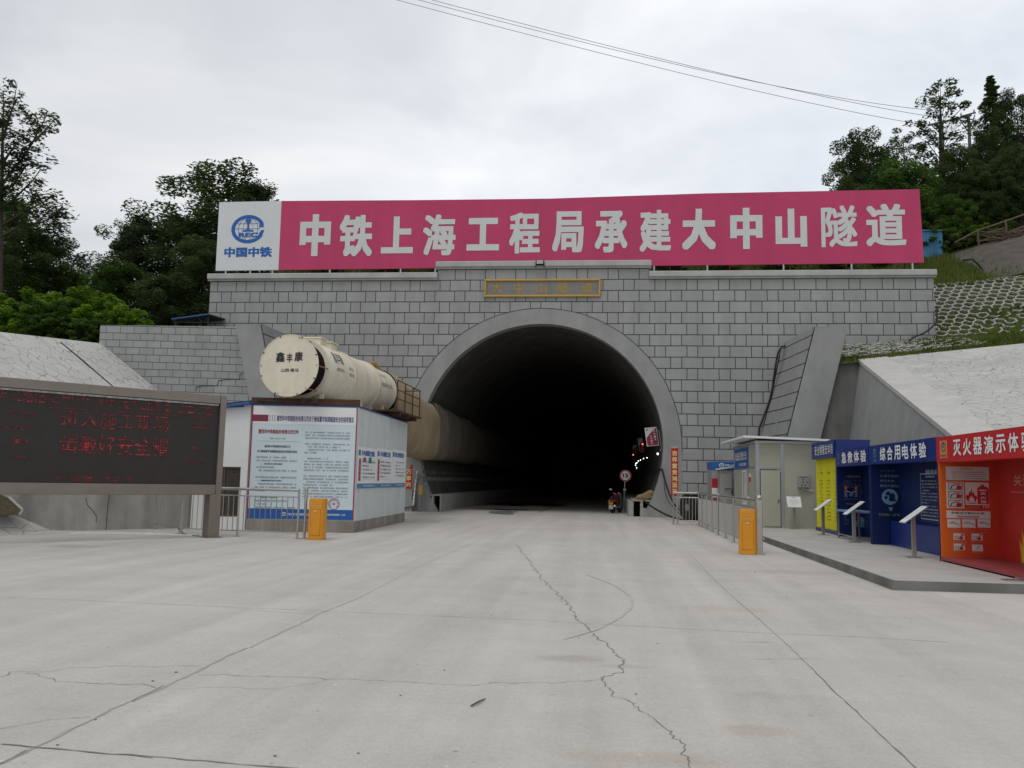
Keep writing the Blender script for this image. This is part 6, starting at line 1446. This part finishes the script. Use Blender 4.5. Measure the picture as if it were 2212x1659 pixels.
mb = MB(); mb.tube(bt([(-.08, .02, .32), (-.10, .35, .62), (-.05, .75, .72), (0, 1.05, .88)]), .024, 6).tube(bt([(.08, .02, .32), (.10, .35, .62), (.05, .75, .72), (0, 1.05, .88)]), .024, 6); mb.build('chassis', dkp, t)
MB().tube(bt([(0, -.30, .56), (0, -.15, .66), (0, .05, .70), (0, .25, .66)]), [(.06, .02), (.085, .025), (.085, .025), (.06, .02)], 8).build('rear_fender', dkp, t)
MB().tube(bt([(0, -.22, .78), (0, 0, .80), (0, .35, .78), (0, .58, .80)]), [.10, .135, .14, .10], 10).build('seat', mat('seat_vinyl', (.02, .02, .02), .5, var=.1), t, smooth=True)
MB().tube(bt([(0, .50, .80), (0, .62, .86), (0, .82, .88), (0, 1.0, .84)]), [.10, .165, .16, .08], 12).build('fuel_tank', red_t, t, smooth=True)
MB().tube(bt([(-.13, -.1, .68), (-.15, .2, .66), (-.12, .5, .64)]), [(.09, .03), (.11, .035), (.08, .03)], 8).tube(bt([(.13, -.1, .68), (.15, .2, .66), (.12, .5, .64)]), [(.09, .03), (.11, .035), (.08, .03)], 8).build('side_panel', red_t, t)
MB().box(-.11, .11, .45, .85, .30, .60, BM).build('engine', mat('engine_grey', (.12, .12, .12), .5, metal=.5, var=.3, scale=10), t, bevel=.02)
MB().tube(bt([(.16, .5, .30), (.17, .1, .33), (.18, -.25, .40)]), [.03, .05, .045], 10).build('exhaust', chrome, t)
for s in (-1, 1): MB().tube(bt([(s*.09, 1.27, .32), (s*.09, 1.05, .95)]), .024, 6).build('fork', alu, t)
MB().tube(bt([(0, 1.02, .62), (0, 1.15, .66), (0, 1.30, .665), (0, 1.45, .60)]), [(.04, .012), (.075, .02), (.075, .02), (.05, .012)], 8).build('front_fender', red_t, t)
MB().tube(bt([(-.38, .84, 1.02), (-.26, .96, 1.04), (0, 1.03, .98), (.26, .96, 1.04), (.38, .84, 1.02)]), .015, 6).build('handlebar', chrome, t)
for s in (-1, 1): MB().tube(bt([(s*.38, .84, 1.02), (s*.28, .93, 1.04)]), .022, 6).build('grip', black, t)
for s in (-1, 1):
    o = MB().tube(bt([(s*.27, .94, 1.04), (s*.34, .92, 1.18), (s*.37, .90, 1.20)]), .009, 5).build('mirror', black, t)
    c = BM @ V((s*.39, .88, 1.24)); FM_ = frame(c, rt, (0, 0, 1)); MB().prism([(.085*math.cos(i*.4488), .055*math.sin(i*.4488)) for i in range(14)], -.012, .008, FM_).build('glass', mat('mirror_glass', (.85, .87, .9), .08, metal=1, var=0), o)
MB().box(-.07, .07, -.33, -.27, .60, .68, BM).build('tail_light', mat('tail_red', (.45, .02, .02), .2, var=0), t, bevel=.01)
for s in (-1, 1): MB().tube(bt([(s*.08, -.26, .64), (s*.17, -.26, .64)]), [.012, .035], 8).build('indicator', mat('indicator_amber', (.55, .25, .04), .25, var=0), t)
o = MB().box(-.11, .11, -.345, -.335, .44, .58, BM).build('number_plate', mat('plate_yellow', (.62, .33, .02), .5, var=.05), t)
FPz = BM @ frame((0, -.345, 0), (1, 0, 0), (0, 0, 1)); MB().text('陕E', FPz, -.05, .05, .525, .565, .002, .03).text('6K52', FPz, -.09, .09, .455, .51, .002, .03).build('lettering', black_ink, o, fix=False)
MB().box(-.115, .115, -.335, -.325, .22, .425, BM).build('mud_flap', mat('mudflap', (.42, .40, .39), .7, var=.1), t)
MB().tube(bt([(-.02, .4, .3), (-.20, .38, .02)]), .014, 5).build('side_stand', black, t)
MB().tube(bt([(0, 1.12, .98), (0, 1.22, .98)]), .085, 12).build('headlight', chrome, t)

# ------------------------------------------------------------------ tunnel sign boards, lamps
def tsign(Y, q, label, bright=1.0):
    t = thing('slogan_board', PY(*q[0], Y), label, 'sign', 'slogan boards on the right tunnel wall')
    cs = [PY(*p, Y) for p in q]
    o = cs[3]; M_ = frame(o, cs[2]-cs[3], cs[0]-cs[3]); w = (cs[2]-cs[3]).length; h = (cs[0]-cs[3]).length
    MB().prism([(0, 0), (w, 0), (w, h), (0, h)], -.03, 0, M_).build('board', white_p, t, bevel=.01)
    P = Poster(t, M_); P.poly([(.03, .03), (w-.03, .03), (w-.03, h-.04), (w*.72, h*.84), (w*.40, h*.68), (w*.15, h*.52), (.03, h*.44)], red_d, .004, 'red_field')
    for i, c_ in enumerate('抓好一时'): P.text(c_, w*.68, w*.84, h*(.72-.145*i), h*(.82-.145*i), white_p, .008, .03)
    for i, c_ in enumerate('幸福一世'): P.text(c_, w*.36, w*.52, h*(.48-.125*i), h*(.57-.125*i), white_p, .008, .03)
    P.rect(w*.10, w*.24, h*.84, h*.94, blue_lt, .006); P.done()
    MB().tube([M_ @ V((w, h*.8, -.02)), M_ @ V((w+.10, h*.8, -.02)), M_ @ V((w+.10, -.15, -.02)), M_ @ V((w+.02, -.30, -.02))], .02, 5).build('bracket', alu, t)
zz = lambda a, b: (1282.1+a/7.831, 919.8+b/7.831)
tsign(43.6, [zz(862, 36), zz(1068, 14), zz(1108, 330), zz(904, 350)], 'nearest tilted red and white slogan board just inside right arch')
tsign(62, [zz(740, 215), zz(870, 200), zz(920, 430), zz(785, 450)], 'dim middle slogan board deeper inside the tunnel')
tsign(73, [zz(655, 330), zz(740, 315), zz(770, 460), zz(680, 470)], 'farthest and dimmest slogan board inside the tunnel')
lamp_w = mat('lamp_lit_white', (.8, .85, 1), .4, var=0, emit=(.86, .92, 1), estr=5)
lamp_r = mat('lamp_lit_red', (.8, .2, .1), .4, var=0, emit=(1, .16, .06), estr=2.2)
def lampat(p, r_, m_, label, grp, k=1.4, name='tunnel_lamp'):
    t = thing(name, p, label, 'lamp', grp)
    MB().tube([p-V((0, 0, r_*k)), p+V((0, 0, r_*k))], r_, 10).build('tube', m_, t)
    MB().box(p.x-r_*.8, p.x+r_*.8, p.y+r_*1.02, p.y+r_*1.02+.03, p.z-r_*k, p.z+r_*k*1.1).build('holder', dkp, t)
for i, (a, b) in enumerate(((905, 540), (845, 554), (795, 579), (756, 594), (735, 624), (716, 639), (712, 668), (729, 711))):
    X_ = 2.62; p = PX(*zz(a, b), X_)
    lampat(p, .014*p.y/42, lamp_w, 'small white tunnel lamp in the curving row on right wall', 'row of white tunnel lamps')
lampat(PY(*zz(1085, 475), 43.5), .03, lamp_w, 'large white lamp under the nearest slogan board', None, 1.5)
lampat(PY(*zz(830, 311), 61.5), .05, lamp_r, 'red lamp glowing on the middle slogan board', None, 1, 'red_lamp')
lampat(PY(*zz(671, 491), 72), .045, lamp_r, 'red lamp glowing lower left of the slogan boards', None, 1, 'red_lamp')

# ------------------------------------------------------------------ straw sack, cables, reel
rnd = random.Random(7); mb = MB(); vs = []; nn = 16; L_ = [(-.0, .04), (.12, .10), (.3, .13), (.5, .17), (.7, .22), (.9, .24), (1.08, .20), (1.22, .06)]
for u_, r_ in L_:
    for k in range(nn):
        a = 2*math.pi*k/nn; rr_ = r_*(1+.25*rnd.uniform(-1, 1)); vs.append(V((1.48+u_*.86, 42.25+rr_*math.cos(a)*1.1, .82+max(0, r_*.9+rr_*math.sin(a)))))
mb.add(vs, [(i*nn+k, i*nn+(k+1) % nn, (i+1)*nn+(k+1) % nn, (i+1)*nn+k) for i in range(len(L_)-1) for k in range(nn)])
o = mb.build('straw_bundle', mat('straw', (.22, .17, .085), .95, var=.45, scale=14, bump=1, bscale=50), smooth=True, loc=(2, 42.2, .8)); tag(o, 'tan straw bundle lying on the right cable trench', 'bundle')
def cable(name, pts, r_, label, m_=black, loc=None):
    P_ = [V(p) for p in pts]; out = []
    for i in range(len(P_)-1):
        p0, p1, p2, p3 = P_[max(0, i-1)], P_[i], P_[i+1], P_[min(len(P_)-1, i+2)]
        for k in range(8):
            s = k/8; out.append(.5*((2*p1)+(p2-p0)*s+(2*p0-5*p1+4*p2-p3)*s*s+(3*p1-p0-3*p2+p3)*s**3))
    out.append(P_[-1]); o = MB().tube(out, r_, 7).build(name, m_, smooth=True, loc=P_[0]); return tag(o, label, 'cable')
q = lambda a, b, Y: PY(*zz(a, b), Y)
cable('cable', [q(1000, 770, 46), q(1140, 740, 42.2), q(1165, 760, 41.9), q(1220, 960, 41.7), q(1290, 1170, 41.4), q(1370, 1330, 40.8), q(1450, 1420, 40.0), V((3.55, 39.0, .06))], .042, 'thick black cable drooping from the right arch to cable reel')
cable('cable', [q(850, 1262, 41.94), q(900, 1305, 41.8), q(1020, 1390, 41.3), q(1180, 1480, 40.4), q(1350, 1552, 39.2), V((3.5, 38.6, .05))], .040, 'black cable leaving the right trench and snaking to the reel')
cable('cable', [q(1175, 745, 41.95), q(1200, 900, 41.9), q(1205, 1100, 41.85), q(1270, 1280, 41.6), q(1400, 1430, 40.5), q(1540, 1560, 39.0)], .014, 'thin dark wire hanging beside the thick cable')
bq = lambda a, b, Y: PY(1616.6+a/3.7157, 641+b/3.7157, Y)
cable('cable', [bq(295, 392, 41.8), bq(250, 425, 41.3), bq(228, 500, 41.3), bq(212, 600, 41.4), bq(190, 750, 41.6), bq(165, 850, 41.75), bq(110, 1000, 41.8), bq(88, 1060, 41.8), bq(85, 1140, 41.8)], .045, 'black cable hanging in the corner by the right wing wall')
cable('cable', [bq(290, 398, 41.75), bq(262, 420, 41.2), bq(240, 520, 41.2), bq(205, 700, 41.5), bq(175, 850, 41.7), bq(130, 1010, 41.75), bq(105, 1140, 41.75)], .028, 'second thinner cable beside the corner cable by right wing wall')
cable('cable', [V((15.6, 41.9, 10.2)), bq(1515, 150, 41.85), bq(1500, 215, 41.8), bq(1420, 285, 41.7), bq(1330, 325, 41.6), bq(1270, 372, 41.4)], .04, 'black hose curling off the top right wall corner into grass')
t = thing('cable_reel', (3.75, 38.4, 0), 'large black cable reel standing behind the right railing', 'reel')
RC = V((3.78, 38.5, .60)); rx = V((.85, .53, 0)).normalized()
MB().tube([RC-rx*.22, RC-rx*.20], .60, 36).build('flange', black, t); MB().tube([RC+rx*.20, RC+rx*.22], .60, 36).build('flange', black, t)
MB().tube([RC-rx*.2, RC+rx*.2], .42, 30).build('cable_winding', mat('cable_wound', (.05, .05, .05), .6, var=.4, scale=20), t); MB().tube([RC-rx*.235, RC-rx*.15], .16, 20).build('hub', mat('hub_grey', (.16, .16, .155), .6, var=.2), t)

# white conduit on the ground below the display
o = MB().tube([G(150, 1152), G(240, 1152.5), G(330, 1154), G(445, 1158.5)], .035, 8).build('ground_conduit', mat('white_pvc', (.58, .58, .56), .5, var=.15, scale=4), loc=G(150, 1152)); tag(o, 'white plastic conduit lying along the ground under display screen', 'pipe')
cable('cable', [G(380, 1130), G(392, 1150), G(420, 1158), G(447, 1156)], .02, 'black cable curling at the foot of the display post')

# ------------------------------------------------------------------ upper right: container, railing, pole, wires
c0, c1 = PY(1985, 553, 56), PY(2038, 553, 56)
zc = hill_z(20.8, 56.6)
t = thing('blue_container', ((c0.x+c1.x)/2, 57, zc), 'light blue corrugated container behind the right billboard end', 'container')
zt_ = PY(2030, 499, 56).z
mb = MB(); n_ = 26; prof = []
for i in range(n_): x = c0.x-.9+(c1.x-c0.x+.9)*i/(n_-1); prof.append((x, 56+(.04 if i % 2 else 0)))
poly = [(x, y) for x, y in prof]+[(c1.x, 58.3), (c0.x-.9, 58.3)]
mb.prism(poly, c0.z-.6, zt_, Matrix()); mb.build('wall', mat('container_blue', (.045, .19, .34), .55, var=.08, scale=1.5, streak=.15), t)
MB().box(c0.x-.95, c1.x+.05, 55.95, 58.35, zt_+.002, zt_+.08).build('roof_rail', mat('container_blue', (0,)*3), t)
t = thing('wooden_railing', PY(2060, 522, 55.5), 'weathered brown pole railing on the bank at upper right', 'railing')
wood = mat('weathered_wood', (.12, .085, .06), .9, var=.35, scale=6)
RP = [PY(2062, 524, 55.5), PY(2112, 498, 55.5), PY(2172, 478, 55.3), PY(2235, 455, 55.0), PY(2320, 430, 55.0)]
MB().tube(RP, .06, 6).build('rail', wood, t); MB().tube([p+V((0, 0, -.75)) for p in RP[1:]], .05, 6).build('rail', wood, t)
for p in RP[1:4]: MB().tube([p+V((0, 0, .1)), p+V((.05, 0, -1.6))], .07, 6).build('post', wood, t)
rnd = random.Random(9); mb = MB()
for i in range(60):
    c = PY(rnd.uniform(2135, 2215), 512+rnd.uniform(-14, 8), 54.8); a = rnd.uniform(-.6, .6); l_ = rnd.uniform(.2, .8); d_ = V((math.cos(a), rnd.uniform(-.2, .2), math.sin(a)*.6))*l_
    mb.tube([c-d_, c+d_], rnd.uniform(.015, .04), 4)
tag(mb.build('brushwood', wood), 'heap of cut brushwood piled by the railing at right', 'brushwood pile', kind='stuff')
o = MB().tube([PY(2080, 562, 50), PY(2100, 560, 50), PY(2114, 572, 50), PY(2122, 582, 50), PY(2120, 598, 49.8)], .06, 6).build('hose', black, loc=PY(2100, 560, 50), smooth=True); tag(o, 'black hose lying curved on the bare earth bank', 'hose')

t = thing('power_pole', PY(2092, 320, 76), 'concrete twin power pole with crossarms on the right skyline', 'utility pole')
pm = mat('pole_grey', (.13, .13, .125), .85, var=.15); Yp = 76
for a, tp in ((2092, 248), (2034, 262)):
    p = PY(a, tp, Yp); MB().tube([(p.x, Yp, p.z-9), (p.x, Yp, p.z)], [.19, .13], 8).build('post', pm, t, smooth=True)
a, b = PY(2004, 271, Yp), PY(2098, 249, Yp); MB().tube([a, b], .10, 6).build('crossarm', pm, t)
a, b = PY(2074, 252, Yp), PY(2108, 243, Yp-.6); MB().tube([a, b], .08, 6).build('crossarm', pm, t)
for (a, b, c_, d_) in ((2092, 285, 2072, 256), (2092, 288, 2106, 248), (2034, 290, 2012, 270)): MB().tube([PY(a, b, Yp), PY(c_, d_, Yp)], .05, 5).build('brace', pm, t)
for a, b in ((2008, 266), (2034, 258), (2076, 247), (2104, 240)): p = PY(a, b, Yp); MB().tube([p-V((0, 0, .2)), p, p+V((0, 0, .16))], [.04, .07, .03], 7).build('insulator', mat('insulator', (.15, .13, .12), .3, var=0), t)
def on_plan(A_, B_, px, py):
    d = ray(px, py); n_ = (B_-A_).cross(V((0, 0, 1))); return CAM+d*((A_-CAM).dot(n_)/d.dot(n_))
for i, (s, m_, e, lab) in enumerate((((858, 0), (1480, 160), (2004, 271), 'lowest overhead wire crossing the sky to the power pole'), ((934, 0), (1456, 134), (2008, 251), 'middle overhead wire crossing sky to the power pole'), ((905, 0), (1456, 138), (2034, 240), 'upper overhead wire crossing sky to the power pole'))):
    A_, B_ = PY(*s, 28), PY(*e, Yp); Mi = on_plan(A_, B_, *m_)
    L2 = (V((B_.x, B_.y, 0))-V((A_.x, A_.y, 0))); t_ = (V((Mi.x, Mi.y, 0))-V((A_.x, A_.y, 0))).length/L2.length
    k = (Mi.z-(A_.z+(B_.z-A_.z)*t_))/(t_*(t_-1))
    pts = []
    for j in range(-6, 41): s_ = j/40; p = A_.lerp(B_, s_); p.z = A_.z+(B_.z-A_.z)*s_+k*s_*(s_-1); pts.append(p)
    o = MB().tube(pts, [.008+.014*j/46 for j in range(47)], 5).build('overhead_wire', mat('wire_grey', (.30, .30, .31), .7, var=0), loc=B_); tag(o, lab, 'wire')
